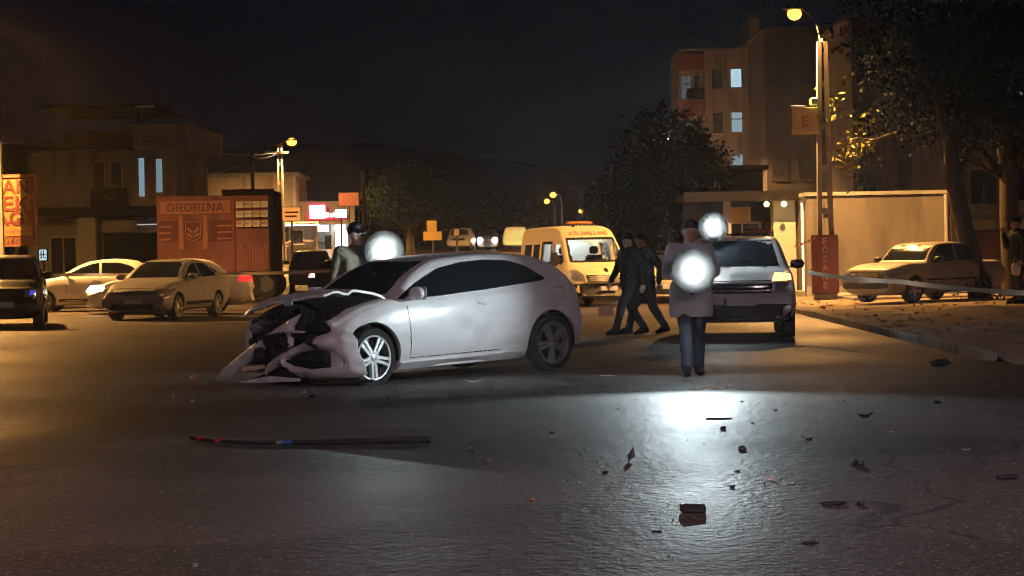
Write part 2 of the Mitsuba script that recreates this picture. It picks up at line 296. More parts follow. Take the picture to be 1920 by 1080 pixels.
# ------------------------------------------------------------------ vehicles
def loft_body(sp):
    L0, L1 = sp['x']; g = {k: PchipInterpolator(*np.array(sorted(dict(sp[k]).items()), float).T) for k in ('zb', 'hs', 'hm', 'zm', 'hb', 'belt', 'hr', 'zr', 'zc')}
    xs = L0 + (L1 - L0) * (.5 - .5 * np.cos(np.linspace(0, math.pi, sp.get('n', 64)))) ; xs = .5 * xs + .5 * np.linspace(L0, L1, len(xs))
    rings = []
    for x in xs:
        v = {k: float(f(x)) for k, f in g.items()}
        c = np.array([(0, v['zb']), (.8 * v['hs'], v['zb']), (v['hs'], v['zb'] + .05), (v['hm'] * .995, .5 * (v['zb'] + v['zm'])), (v['hm'], v['zm']), (.5 * (v['hm'] + v['hb']) + .012, .55 * v['belt'] + .45 * v['zm']), (v['hb'], v['belt'] - .02), (v['hb'] - .02, v['belt']),
                      (.45 * v['hb'] + .55 * v['hr'], .45 * v['belt'] + .55 * v['zr']), (v['hr'], v['zr']), (v['hr'] * .86, v['zr'] + .72 * (v['zc'] - v['zr'])), (v['hr'] * .45, v['zc'] - .006), (0, v['zc'])])
        for _ in range(2):
            q = np.vstack([c[:1], *[np.vstack([.75 * a + .25 * b, .25 * a + .75 * b]) for a, b in zip(c[:-1], c[1:])], c[-1:]]); c = q
        ring = np.vstack([c, c[-2:0:-1] * [-1, 1]]); rings.append(np.c_[np.full(len(ring), x), ring])
    R = np.array(rings); n, k, _ = R.shape
    bf, br = sp.get('bow', (.16, .12)); hw = np.abs(R[..., 1]) / .85
    R[..., 0] -= bf * hw ** 2.4 * sstep(L1 - .9, L1, R[..., 0]); R[..., 0] += br * hw ** 2.4 * sstep(L0 + .8, L0, R[..., 0])
    V = R.reshape(-1, 3); F = []
    i, j = np.meshgrid(np.arange(n - 1), np.arange(k), indexing='ij'); a, b = (i * k + j).ravel(), (i * k + (j + 1) % k).ravel()
    F = np.vstack([np.c_[a, b, b + k], np.c_[a, b + k, a + k]])
    ce = np.array([R[0].mean(0), R[-1].mean(0)]); N = len(V); jj = np.arange(k)
    F = np.vstack([F, np.c_[np.full(k, N), (jj + 1) % k, jj], np.c_[np.full(k, N + 1), (n - 1) * k + jj, (n - 1) * k + (jj + 1) % k]])
    m = trimesh.Trimesh(np.vstack([V, ce]), F, process=False)
    if m.volume < 0: m.invert()
    return m
def wheel_meshes(r, w, spokes=5, style='alloy'):
    rr = r * .735
    tyre = lathe([(rr * .97, -w / 2 + .01), (r * .93, -w / 2), (r * .985, -w / 2 + .02), (r, -w / 4), (r, w / 4), (r * .985, w / 2 - .02), (r * .93, w / 2), (rr * .97, w / 2 - .01), (rr * .97, -w / 2 + .01)], 40, 'y')
    rim = [lathe([(rr * 1.0, w / 2 - .012), (rr * 1.005, w / 2 - .002), (rr * .93, w / 2 - .004), (rr * .91, w / 2 - .05), (rr * .91, -w / 2 + .02), (rr, -w / 2 + .01), (rr, w / 2 - .012)], 40, 'y')]
    yb = w / 2 - .022
    for q in range(spokes):
        a = 2 * math.pi * q / spokes + math.pi / 2
        if style == 'star':
            for s in (-1, 1):
                p0 = (.055 * rr + 0.0, s * .10 * rr); P = Polygon([(.12 * rr, 0), (.16 * rr, s * .15 * rr), (.93 * rr, s * .20 * rr), (.93 * rr, s * .055 * rr), (.42 * rr, s * .02 * rr)])
                m = prism(P if P.exterior.is_ccw else Polygon(list(P.exterior.coords)[::-1]), .022); m.apply_transform(trimesh.transformations.rotation_matrix(a, [0, 0, 1])); m.apply_transform(trimesh.transformations.rotation_matrix(math.pi / 2, [1, 0, 0])); m.apply_translation([0, yb + .012, 0]); rim.append(m)
        else:
            m = prism(Polygon([(.15 * rr, -.16 * rr), (.93 * rr, -.10 * rr), (.93 * rr, .10 * rr), (.15 * rr, .16 * rr)]), .03); m.apply_transform(trimesh.transformations.rotation_matrix(a, [0, 0, 1])); m.apply_transform(trimesh.transformations.rotation_matrix(math.pi / 2, [1, 0, 0])); m.apply_translation([0, yb + .008, 0]); rim.append(m)
    hub = lathe([(0, -.03), (.2 * rr, -.03), (.2 * rr, .012), (.13 * rr, .02), (0, .022)], 20, 'y'); hub.apply_translation([0, yb - .004, 0]); rim.append(hub)
    disc = lathe([(0, -.02), (.9 * rr, -.02), (.9 * rr, 0), (0, 0)], 28, 'y'); disc.apply_translation([0, yb - .07, 0])
    return mikit.ply(tyre, 'm_rubber', smooth=40), mikit.ply(cat(rim), 'm_alloy', smooth=35), mikit.ply(disc, 'm_steel_dark', smooth=35)
WHEELS = {}
def wheels_of(sp):
    k = (sp['r'], sp.get('style', 'alloy'), sp.get('spokes', 5))
    if k not in WHEELS: WHEELS[k] = wheel_meshes(sp['r'], .21, k[2], k[1])
    return WHEELS[k]
class Car:
    """A body, then panes, lamps, seams and wheels, each an entry of the scene under the car's key."""
    def __init__(s, key, sp, M, paint):
        s.k, s.sp, s.M, s.paint = key, sp, M, paint; s.raw = loft_body(sp)
        cut = [to_man(s.raw)]
        for x in (sp['wf'], sp['wr']):
            for sd in (-1, 1):
                c = lathe([(0, 0), (sp['r'] + .06, 0), (sp['r'] + .06, .5), (0, .5)], 36, 'y'); c.apply_translation([x, .60 if sd > 0 else -.60 - .5, sp['r'] + sp.get('lift', 0)]); cut.append(to_man(c))
        s.solid = cut[0] - manifold3d.Manifold.batch_boolean(cut[1:], manifold3d.OpType.Add)
    def finish_body(s, smooth=32): s.mesh = from_man(s.solid); part(s.k, 'body', s.mesh, s.paint, smooth, s.M)
    def add(s, name, mesh, bsdf, smooth=30, parent=None, label=None, **kw): return part(parent or s.k, name, mesh, bsdf, smooth, s.M, label, **kw)
    def patch(s, name, poly, view, bsdf, off=.004, res=.08, parent=None, label=None, thick=.012, **kw):
        m = patch(s.raw, poly, view, off, thick, res)
        return s.add(name, m, bsdf, 35, parent, label, **kw) if m is not None else None
    def wheels(s, steer=0, who=((1, 1), (1, -1), (0, 1), (0, -1)), track=None):
        t, r, d = wheels_of(s.sp); track = track or s.sp['track'] / 2
        for f, sd in who:
            x = s.sp['wf'] if f else s.sp['wr']
            A = s.M @ T().translate([x, sd * track, s.sp['r']]).rotate([0, 0, 1], (steer if f else 0) + (0 if sd > 0 else 180)).rotate([0, 1, 0], 13 * (f + 2 * sd))
            w = part(s.k, 'wheel', t, at=A); part(w, 'rim', r, at=A); part(w, 'brake_disc', d, at=A)
        for x in (s.sp['wf'], s.sp['wr']):
            for sd in (-1, 1):
                a = np.linspace(-.15, math.pi + .15, 20); R = s.sp['r'] + .052; zc = s.sp['r'] + s.sp.get('lift', 0)
                p = np.array([(x + R * math.cos(q), zc + R * math.sin(q)) for q in a]); Vv = np.vstack([np.c_[p[:, 0], np.full(20, sd * .61), p[:, 1]], np.c_[p[:, 0], np.full(20, sd * (track + .06)), p[:, 1]]])
                Ff = [(i, i + 1, 21 + i) for i in range(19)] + [(i, 21 + i, 20 + i) for i in range(19)]
                s.add('wheel_liner', trimesh.Trimesh(Vv, Ff, process=False), 'm_dark', True)
    def side(s, windows, seams=(), handles=(), view=('left', 'right'), mirror=None, sill=None, glass='m_glass_dark', mirror_mat=None):
        for v in view:
            sg = 1 if v == 'left' else -1
            for w in windows: s.patch('side_window', w, v, glass, .004, .06)
            for q in seams: s.patch('door_gap', seam(q), v, 'm_dark', .003, .08)
            for (x, z) in handles: s.patch('door_handle', affinity.scale(sbox(x - .09, z - .014, x + .09, z + .014), 1, 1), v, s.paint, .02, .05)
            if sill: s.patch('sill', sbox(*sill), v, 'm_black_plastic', .004, .15)
            if mirror:
                x, z = mirror; y = float(cast(s.raw, np.array([[x, 5 * sg, z]]), [0, -sg, 0])[0])
                h = trimesh.creation.icosphere(2); h.apply_scale([.07, .115, .075]); h.vertices[:, 0] = np.clip(h.vertices[:, 0], -.045, .07); h.apply_translation([x - .02, y + sg * .14, z + .05])
                a = bar([x, y - sg * .03, z - .01], [x - .01, y + sg * .08, z + .02], .05, .03)
                mm = s.add('door_mirror', cat([h, a]), mirror_mat or s.paint, 35)
                g = sbox(-.085, -.05, .085, .05).buffer(.02); gm = prism(g, .006); gm.apply_transform(trimesh.transformations.rotation_matrix(math.pi / 2, [1, 0, 0])); gm.apply_transform(trimesh.transformations.rotation_matrix(-math.pi / 2, [0, 0, 1])); gm.apply_translation([x - .068, y + sg * .14, z + .05])
                s.add('mirror_glass', gm, 'm_lens', False, parent=mm)
    def both(s, name, poly, view, bsdf, **kw):
        s.patch(name, poly, view, bsdf, **kw); s.patch(name, [(-a, b) for a, b in poly][::-1], view, bsdf, **kw)
def K(*p): return list(p)
def spec(L0, L1, H, hw, belt, roof, hood, rw, wf, wr, r, track, zb=.2, cab=(.95, .2, -1.2, -1.9), tail=None, bow=(.16, .12), hrf=.70, nose=.62, style='alloy', spokes=5, zr_drop=.055):
    """Key curves of a car body. cab = cowl, roof front, roof rear, rear deck; belt = (front, cowl, middle, rear); hood = height of the hood at the front and the cowl; tail = deck height at the rear."""
    c0, c1, c2, c3 = cab; tail = tail if tail else (belt[3] + .03, belt[3] - .05)
    zc = K((L1, nose), (L1 - .05, hood[0] - .05), (L1 - .22, hood[0]), (.5 * (L1 - .2 + c0), .5 * (hood[0] + hood[1]) + .035), (c0, hood[1]), (.5 * (c0 + c1), .5 * (hood[1] + H) + .03), (c1, H - .035), (.5 * (c1 + c2), H), (c2, H - .045))
    if L0 + .12 < c3: zc += K((.5 * (c2 + c3), .5 * (H + tail[0]) + .02), (c3, tail[0]), (L0 + .12, tail[1]), (L0, nose + .05))
    else: zc += K((.5 * (c2 + c3), .5 * (H + tail[0]) + .05), (c3, tail[0]), (L0, nose + .05)) if c3 > L0 + .02 else K((L0, tail[0]))
    bl = K((L1, nose - .06), (L1 - .1, belt[0] - .06), (L1 - .3, belt[0]), (c0, belt[1]), (.0, belt[2]), (c2, .5 * (belt[2] + belt[3])), (max(c3, L0 + .25), belt[3]), (L0 + .05, belt[3] - .1), (L0, nose - .02))
    hb = K((L1, hw - .16), (L1 - .3, hw - .075), (.6, hw - .035), (-.8, hw - .04), (L0 + .4, hw - .075), (L0, hw - .13))
    hm = K((L1, hw - .10), (L1 - .25, hw - .02), (.8, hw), (-.8, hw), (L0 + .3, hw - .015), (L0, hw - .07))
    hr = K((L1, hw - .22), (L1 - .35, hw - .13), (c0 + .05, hw - .10), (c0 - .12, hw - .14), (c1, hw * hrf + .03), (.5 * (c1 + c2), hw * hrf + .04), (c2, hw * hrf))
    zr = [(x, z - (zr_drop if c2 - .2 <= x <= c1 + .3 else .028)) for x, z in zc]
    if L0 + .12 < c3: hr += K((c3 + .1, hw - .19), (c3 - .03, hw - .13), (L0, hw - .17))
    else: hr += K((L0, hw * hrf - .02)) if c3 <= L0 + .02 else K((c3, hw - .2), (L0, hw - .17))
    return dict(x=(L0, L1), zb=K((L1, zb + .03), (L1 - .4, zb - .03), (0, zb), (L0 + .4, zb), (L0, zb + .1)), hs=K((L1, hw - .22), (L1 - .3, hw - .10), (0, hw - .07), (L0 + .3, hw - .09), (L0, hw - .16)),
                hm=hm, zm=K((L1, nose - .12), (0, .62), (L0, nose)), hb=hb, belt=bl, hr=hr, zr=zr, zc=zc, wf=wf, wr=wr, r=r, track=track, bow=bow, style=style, spokes=spokes)
def number_plate(c, x, y, z, view, w=.52, h=.115):
    """A plate standing off the bodywork; its characters cannot be read in the photograph."""
    sg = 1 if view == 'front' else -1
    m = B(-.008, .008, -w / 2, w / 2, -h / 2, h / 2, .003); m.apply_translation([x, y, z]); p = c.add('number_plate', m, 'm_plate', False)
    e = B(-.009, .009, -w / 2 + .004, -w / 2 + .045, -h / 2 + .004, h / 2 - .004); e.apply_translation([x + sg * .002, y, z]); c.add('blue_band', e, 'm_blue', False, parent=p)
# ---- the wrecked white hatchback
hero = thing('crashed_hatchback', 'white hatchback with crushed front, buckled hood and torn bumper in the middle of the road', 'car')
sp = spec(-2.02, 2.14, 1.44, .89, (.74, .94, .965, 1.07), 0, (.80, 1.0), 0, 1.33, -1.37, .335, 1.56, zb=.17, cab=(1.0, .15, -1.32, -1.84), tail=(1.12, 1.0), hrf=.67, style='star')
MH = tf(-1.13, 23.72, -.015, -138, 1.1, 0)
c = Car(hero, sp, MH, 'm_paint_hero')
bay = [to_man(B(1.08, 2.6, -.70, .70, .30, 1.6)), to_man(B(1.80, 2.6, -1.2, 1.2, -.1, .78)), to_man(B(1.9, 2.6, -1.2, 1.2, -.1, 1.3))]
c.solid = c.solid - manifold3d.Manifold.batch_boolean(bay, manifold3d.OpType.Add)
q = from_man(c.solid.refine_to_length(.09)); v = q.vertices                       # the crumpled front wings
w = sstep(1.15, 1.85, v[:, 0]) * sstep(.3, .6, v[:, 2]); nn = [meshkit.fbm(v * 3.2, 3, k) - .5 for k in (1, 2, 3)]
v[:, 1] += w * .10 * nn[0]; v[:, 2] += w * (.11 * nn[1] - .03); v[:, 0] += w * .10 * nn[2]; q.vertices = v
c.mesh = q; part(hero, 'body', q, 'm_paint_hero', 34, MH)
c.wheels(steer=4)
dlo = [(.93, .955), (.60, 1.13), (.22, 1.275), (-.15, 1.335), (-.55, 1.35), (-.90, 1.325), (-1.15, 1.25), (-1.38, 1.10), (-1.32, 1.08), (-.6, 1.025), (.3, .97)]
c.side([dlo], [[(.80, .30), (.80, .62), (.83, .94)], [(.80, .30), (-.55, .31)]], [(-.30, .87)], mirror=(.78, .965))
c.patch('side_skirt', [(.92, .19), (.92, .265), (-.92, .285), (-.92, .20)], 'left', 'm_paint_hero', .022, .12)
c.patch('windshield', [(-.62, 1.01), (.62, 1.01), (.50, 1.36), (-.50, 1.36)], 'front', 'm_glass_dark', .004, .08)
c.patch('rear_window', [(-.54, 1.13), (.54, 1.13), (.46, 1.355), (-.46, 1.355)], 'rear', 'm_glass_dark', .004, .08)
for sg in (1, -1): c.patch('tail_light', [(sg * .46, .92), (sg * .74, .95), (sg * .75, 1.03), (sg * .6, 1.03)][::sg], 'rear', 'm_red_lens', .008, .06)
c.patch('tail_light', [(-1.95, .97), (-1.87, .985), (-1.88, 1.035), (-1.95, 1.03)], 'left', 'm_red_lens', .006, .05)
c.patch('fuel_flap', seam([(-1.45, .86), (-1.45, .99), (-1.60, .99), (-1.60, .86), (-1.45, .86)], .006), 'left', 'm_dark', .0012, .05)
# hood, bent up like a tent
gx, gy = np.linspace(1.0, 1.99, 26), np.linspace(-.76, .76, 22); X, Y = np.meshgrid(gx, gy, indexing='ij')
hx_ = [1.0, 1.2, 1.5, 1.72, 2.0]; tn = .5 + .5 * Y / .76
Z = PchipInterpolator(hx_, [1.0, 1.085, 1.13, 1.12, 1.08])(X) * tn + PchipInterpolator(hx_, [1.0, 1.05, 1.04, .97, .87])(X) * (1 - tn) - .035 * (Y / .76) ** 2 + .045 * (meshkit.fbm(np.stack([X * 3, Y * 3, X * 0], -1), 3, 9) - .5) - .03 * np.exp(-((X - 1.5 - .15 * Y) / .05) ** 2) - .03 * np.exp(-((X - 1.78 + .3 * Y) / .03) ** 2)
X = X - .10 * np.abs(Y / .76) ** 2.5 * sstep(1.7, 2, X)
P = np.stack([X, Y, Z], -1).reshape(-1, 3); i, j = np.meshgrid(np.arange(25), np.arange(21), indexing='ij'); a = (i * 22 + j).ravel(); t = np.vstack([np.c_[a, a + 22, a + 23], np.c_[a, a + 23, a + 1]])
e = rim_edges(t); N = len(P); m = trimesh.Trimesh(np.vstack([P, P - [0, 0, .028]]), np.vstack([t, t[:, ::-1] + N, np.c_[e[:, 0], e[:, 0] + N, e[:, 1] + N], np.c_[e[:, 0], e[:, 1] + N, e[:, 1]]]), process=False)
c.add('hood', m, 'm_paint_hero', 30, label='buckled hood bent up over the engine bay')
m = B(-.055, .055, -.085, .085, -.006, .006, .002); m.apply_transform(trimesh.transformations.euler_matrix(.12, 1.15, 0)); m.apply_translation([1.99, .26, .985]); lb_ = c.add('warning_label', m, 'm_white', False, label='small pale striped label on the hood edge')
for k in range(3):
    m = B(-.011, .011, -.075, .075, .0055, .009); m.apply_translation([-.034 + .034 * k, 0, 0]); m.apply_transform(trimesh.transformations.euler_matrix(.12, 1.15, 0)); m.apply_translation([1.99, .26, .985]); c.add('stripe', m, 'm_pale_blue', False, parent=lb_)
# engine bay: block, radiator, hoses, crash beam, all dark and bent
ms = []
for k in range(46):
    s_ = [nr.uniform(.05, .22), nr.uniform(.05, .25), nr.uniform(.04, .18)]; m = trimesh.creation.box(s_) if k % 3 else trimesh.creation.cylinder(s_[0] * .5, s_[1] * 1.4, sections=12)
    m.apply_transform(trimesh.transformations.euler_matrix(*nr.uniform(-.6, .6, 3))); m.apply_translation([nr.uniform(1.15, 1.92), nr.uniform(-.6, .62), nr.uniform(.35, .80)]); ms.append(m)
c.add('engine', cat(ms), 'm_rubber', False, label='dark exposed engine and crushed radiator', kind='stuff')
c.add('bay_floor', B(1.1, 1.92, -.69, .69, .27, .33), 'm_dark', False)
yy = np.linspace(-.72, .70, 14); c.add('crash_beam', cat([tube(np.c_[1.93 - .12 * np.abs(yy) - .05 * np.sin(yy * 5), yy, .56 + .05 * np.sin(yy * 4 + 1)], .045, 8)]), 'm_steel_dark', 30)
c.add('radiator', cat([B(1.80, 1.86, -.62, .60, .34 + .04 * k, .355 + .04 * k) for k in range(10)] + [B(1.79, 1.87, -.64, -.61, .32, .76), B(1.79, 1.87, .59, .62, .32, .76)]), 'm_dark', False)
hs = [[(1.3, .5, .7), (1.5, .58, .86), (1.75, .5, .72), (1.9, .3, .62)], [(1.2, -.2, .8), (1.5, -.35, .95), (1.8, -.3, .75)], [(1.7, .66, .72), (1.86, .56, .66), (1.98, .62, .52)]]
for h in hs: c.add('hose', tube(np.array(trimesh.path.simplify.resample_spline(np.array(h), count=14)) if 0 else PchipInterpolator([0, 1, 2, 3][:len(h)], np.array(h))(np.linspace(0, len(h) - 1, 16)), .022, 8), 'm_rubber', 40)
for sg in (1, -1):
    m = trimesh.creation.icosphere(2); m.apply_scale([.10, .15, .07]); m.apply_translation([1.80, sg * .60, .67]); c.add('headlight', m, 'm_lens' if sg < 0 else 'm_dark', 35, label='smashed dark headlight' if sg > 0 else None)
m = bar([1.97, .05, .66], [1.93, .42, .645], .05, .02); c.add('trim_strip', m, 'm_paint_hero', False)
# the torn bumper: hangs from the near wing and drags on the road
BA, BE = np.array([-1.93, 21.86, 0.0]), np.array([-.735, .678, 0.0])
def bump(name, pts, th=.07, bs='m_paint_hero', holes=(), edge=.07, push=0.0, label=None, bend=1.0):
    m = puff(Polygon(pts, holes), th, .045, edge); u = m.vertices[:, 0].copy(); out = np.array([-.678, -.735, 0])
    w = m.vertices[:, 2] + push - bend * (.80 * np.clip(.28 - u, 0, 1) ** 1.5 + .05 * np.clip(u - 1.0, 0, 9) ** 2) + .05 * np.sin(u * 3 + m.vertices[:, 1] * 4)
    V = BA + u[:, None] * BE + w[:, None] * out; V[:, 2] = m.vertices[:, 1]; m.vertices = V
    if m.volume < 0: m.invert()
    return part(hero, name, m, bs, 40, label=label)
UP = [(.543, .79), (.702, .734), (1.026, .591), (1.328, .446), (1.893, .149), (2.039, .028), (1.898, .005), (1.556, .184), (1.332, .304), (.948, .496), (.787, .559), (.749, .498), (.743, .411), (.669, .438), (.667, .578), (.665, .647)]
LO = [(.712, .412), (.343, .529), (.08, .60), (-.02, .615), (-.10, .585), (-.155, .50), (-.15, .40), (-.19, .27), (-.20, .131), (-.127, .094), (.511, .098), (.719, .159), (.903, .225), (1.202, .103), (1.234, .12), (1.144, .219), (.926, .347)]
FOG = [(.78, .275), (.556, .367), (.193, .411), (.016, .363), (-.056, .262), (-.005, .218), (.353, .188), (.612, .213)]
bump('front_bumper', LO, .10, holes=[FOG], edge=.09, label='torn off front bumper corner still hanging by the wheel')
bump('grille_surround', UP, .05, edge=.05, push=.05, label='loose bumper piece slanting down to the road')
bump('fog_lamp_grille', Polygon(FOG).buffer(.03).exterior.coords[:-1], .015, 'm_black_plastic', edge=.1, push=-.05)
bump('lower_grille', [(1.55, .19), (.747, .56), (.70, .40), (1.172, .18), (1.40, .12)], .02, 'm_black_plastic', edge=.1, push=-.05)
bump('plate_carrier', [(1.598, .183), (1.204, .215), (1.2, .174), (1.608, .129)], .03, 'm_cream', edge=.03, push=.03)
bump('splitter', [(1.70, .006), (1.067, .094), (.5, .085), (.5, .055), (1.40, .006)], .03, 'm_paint_hero', edge=.03, push=.03)
bump('under_shield', [(1.65, .02), (.93, .22), (.6, .11), (.4, .07), (-.2, .07), (-.2, .03), (1.40, .01)], .02, 'm_black_plastic', edge=.1, push=-.08)

# ---- the other vehicles
def std_front(c, f):
    """Front of a car: windshield, grille, lamps, lower intake, bumper line, plate."""
    if 'screen' in f: c.patch('windshield', f['screen'], 'front', f.get('glass', 'm_glass_night'), .004, .09)
    if 'grille' in f: c.patch('grille', f['grille'], 'front', 'm_black_plastic', .006, .08)
    if 'bars' in f:
        for z in f['bars'][2:]: c.patch('grille_bar', sbox(-f['bars'][0], z - .008, f['bars'][0], z + .008), 'front', f['bars'][1], .016, .1)
    if 'lamp' in f: c.both('headlight', f['lamp'], 'front', f.get('lens', 'm_lens'), off=.012, res=.05)
    if 'blink' in f: c.both('indicator', f['blink'], 'front', 'm_amber_lens', off=.012, res=.05)
    if 'intake' in f: c.patch('lower_intake', f['intake'], 'front', 'm_dark', .006, .09)
    if 'lip' in f: c.patch('bumper', f['lip'], 'front', 'm_black_plastic', .012, .1)
    if 'hoodline' in f: c.patch('hood_gap', seam(f['hoodline'], .014), 'front', 'm_dark', .0015, .08)
    if 'fog' in f: c.both('fog_lamp', f['fog'], 'front', 'm_lens', off=.008, res=.04)
    if 'plate' in f:
        z = f['plate']; x = float(np.nanmax(cast(c.raw, np.array([[6., 0, z]]), [-1., 0, 0]))) + .02; number_plate(c, x, 0, z, 'front', f.get('pw', .52))
def vehicle(name, label, grp, sp, M, paint, side, front=None, view=('left', 'right'), steer=0, smooth=32):
    k = thing(name, label, 'car', grp); c = Car(k, sp, M, paint); c.finish_body(smooth); c.wheels(steer); c.side(view=view, **side)
    if front: std_front(c, front)
    return c
SEDAN_WIN = [[(.72, .98), (.30, 1.20), (.0, 1.30), (-.18, 1.325), (-.20, .985)], [(-.27, .985), (-.25, 1.325), (-.75, 1.31), (-1.05, 1.22), (-1.28, 1.06), (-1.2, 1.005)]]
SEDAN_SEAM = [[(.66, .32), (.70, .9)], [(-.235, .3), (-.235, .97)], [(-1.02, .55), (-1.22, .75), (-1.22, .99)], [(.66, .32), (-.9, .3)]]
def sedan(): return spec(-2.2, 2.15, 1.43, .86, (.66, .90, .93, .97), 0, (.74, .97), .3, 1.32, -1.22, .30, 1.46, cab=(.90, .02, -1.0, -1.55), tail=(1.02, .98), hrf=.66)
c = vehicle('silver_sedan', 'silver grey sedan standing at an angle in front of the two white cars, dark front', 'cars', sedan(), tf(-8.35, 49, zg(-8.35, 49) - .0, -103), 'm_paint_silver',
    dict(windows=SEDAN_WIN, seams=SEDAN_SEAM, handles=[(-.12, .84), (-.95, .86)], mirror=(.66, .96), sill=(-.85, .34, .9, .42)), dict(screen=[(-.60, .99), (.60, .99), (.50, 1.36), (-.50, 1.36)], grille=[(-.42, .60), (.42, .60), (.44, .70), (-.44, .70)], bars=(.40, 'm_steel', .65), lamp=[(.48, .60), (.80, .62), (.82, .72), (.50, .72)], intake=[(-.55, .26), (.55, .26), (.5, .38), (-.5, .38)], plate=.45, hoodline=[(-.62, .75), (.62, .75)], fog=[(.58, .30), (.70, .30), (.70, .38), (.58, .38)]))
HATCH = lambda: spec(-1.95, 1.95, 1.52, .84, (.74, .96, .98, 1.04), 0, (.84, 1.04), .3, 1.22, -1.25, .30, 1.44, cab=(.95, .2, -1.25, -1.82), tail=(1.08, .98), hrf=.70)
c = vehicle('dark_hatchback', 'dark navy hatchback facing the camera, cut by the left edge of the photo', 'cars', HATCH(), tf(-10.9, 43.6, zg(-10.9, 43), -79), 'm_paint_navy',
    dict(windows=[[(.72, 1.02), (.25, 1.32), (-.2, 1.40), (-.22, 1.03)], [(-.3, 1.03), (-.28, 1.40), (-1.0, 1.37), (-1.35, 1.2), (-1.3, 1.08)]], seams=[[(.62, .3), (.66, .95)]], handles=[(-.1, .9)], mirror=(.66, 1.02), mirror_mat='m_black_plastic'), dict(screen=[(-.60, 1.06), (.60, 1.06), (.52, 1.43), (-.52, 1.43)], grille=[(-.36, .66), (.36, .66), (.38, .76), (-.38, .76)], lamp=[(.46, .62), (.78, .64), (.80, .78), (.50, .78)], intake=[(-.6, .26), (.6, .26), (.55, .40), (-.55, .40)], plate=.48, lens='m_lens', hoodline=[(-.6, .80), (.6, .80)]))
for q in (1,): m = patch(c.raw, [(.56, .66), (.68, .67), (.68, .75), (.58, .75)], 'front', .018, .004, .04); k = c.add('headlight', m, 'm_lens', False, label='headlight with blue reflection put in as a faint glow'); scene[k]['emitter'] = emit([.05, .06, .5], .03)  # emission imitates reflected blue light, the headlight itself is off
c = vehicle('white_sedan', 'white sedan in profile with its nose hidden behind the dark hatchback', 'cars', sedan(), tf(-11.45, 55.9, zg(-11.45, 56), 181), 'm_paint_white', dict(windows=SEDAN_WIN, seams=SEDAN_SEAM, handles=[(-.12, .84), (-.95, .86)], mirror=(.66, .96), sill=(-.85, .28, .9, .36)))
c = vehicle('white_sedan', 'white sedan with lit headlight and red tail light, behind the silver sedan', 'cars', sedan(), tf(-8.95, 52.9, zg(-8.95, 53), 187), 'm_paint_white', dict(windows=SEDAN_WIN, seams=SEDAN_SEAM, handles=[(-.12, .84), (-.95, .86)], mirror=(.66, .96)), dict(grille=[(-.46, .52), (.46, .52), (.48, .68), (-.48, .68)], intake=[(-.6, .26), (.6, .26), (.55, .40), (-.55, .40)]))
m = patch(c.raw, [(2.10, .60), (1.66, .63), (1.60, .78), (2.0, .77)], 'left', .01, .01, .05); k = c.add('headlight', m, 'm_lens', False, label='lit headlight'); scene[k]['emitter'] = emit(np.array([1, .86, .6]) * 25, .1)
m = patch(c.raw, [(-2.16, .80), (-1.78, .82), (-1.82, .95), (-2.13, .95)], 'left', .01, .01, .05); k = c.add('tail_light', m, 'm_red_lens', False, label='lit red tail light'); scene[k]['emitter'] = emit([1.3, .04, .03], .05)
# old square saloon on the right
OLD = spec(-2.1, 2.08, 1.38, .82, (.72, .86, .88, .90), 0, (.82, .93), .3, 1.26, -1.16, .29, 1.32, cab=(.82, .28, -.85, -1.28), tail=(.95, .93), hrf=.74, bow=(.05, .05), nose=.70, zr_drop=.04)
c = vehicle('old_saloon', 'old boxy beige saloon parked on the dirt in front of the low white building', 'cars', OLD, tf(9.6, 47.2, zg(9.4, 46.6) + .0, -141), 'm_paint_old',
    dict(windows=[[(.66, .92), (.32, 1.24), (.30, 1.29), (-.18, 1.31), (-.18, .93)], [(-.26, .93), (-.26, 1.31), (-.78, 1.29), (-1.08, .96)]], seams=[[(.70, .3), (.70, .85)], [(-.22, .3), (-.22, .9)]], handles=[(-.08, .82), (-.85, .83)], mirror=(.62, .92), mirror_mat='m_black_plastic', sill=(-.8, .5, .95, .54)),
    dict(screen=[(-.62, .96), (.62, .96), (.56, 1.31), (-.56, 1.31)], glass='m_glass_night', grille=[(-.50, .56), (.50, .56), (.50, .72), (-.50, .72)], bars=(.48, 'm_steel', .60, .64, .68), lamp=[(.52, .56), (.76, .57), (.76, .72), (.52, .72)], lip=[(-.74, .34), (.74, .34), (.74, .47), (-.74, .47)], plate=.52))
# police off-roader
SUV = spec(-2.1, 2.1, 1.66, .90, (.86, 1.06, 1.09, 1.13), 0, (.95, 1.12), .3, 1.32, -1.35, .345, 1.52, zb=.30, cab=(.98, .32, -1.45, -1.95), tail=(1.2, 1.1), hrf=.72, nose=.78)
c = vehicle('police_offroader', 'white off-roader with roof lights facing the camera beside the man with the lamp', 'cars', SUV, tf(3.74, 33.75, 0, -95), 'm_paint_suv',
    dict(windows=[[(.80, 1.12), (.38, 1.42), (.2, 1.50), (-.25, 1.53), (-.25, 1.13)], [(-.32, 1.13), (-.32, 1.53), (-1.0, 1.52), (-1.1, 1.15)]], seams=[[(.72, .4), (.74, 1.08)]], handles=[(-.12, 1.0)], mirror=(.74, 1.13), mirror_mat='m_black_plastic', sill=(-.95, .32, .95, .42)),
    dict(screen=[(-.66, 1.15), (.66, 1.15), (.56, 1.57), (-.56, 1.57)], grille=[(-.48, .74), (.48, .74), (.50, .88), (-.50, .88)], bars=(.46, 'm_chrome', .78, .84), lamp=[(.54, .74), (.82, .76), (.82, .90), (.56, .90)], lens='m_lens', glass='m_glass_dark', lip=[(-.78, .34), (.78, .34), (.80, .56), (-.80, .56)], plate=.60, fog=[(.60, .40), (.74, .40), (.74, .50), (.60, .50)], hoodline=[(-.64, .93), (.64, .93)]))
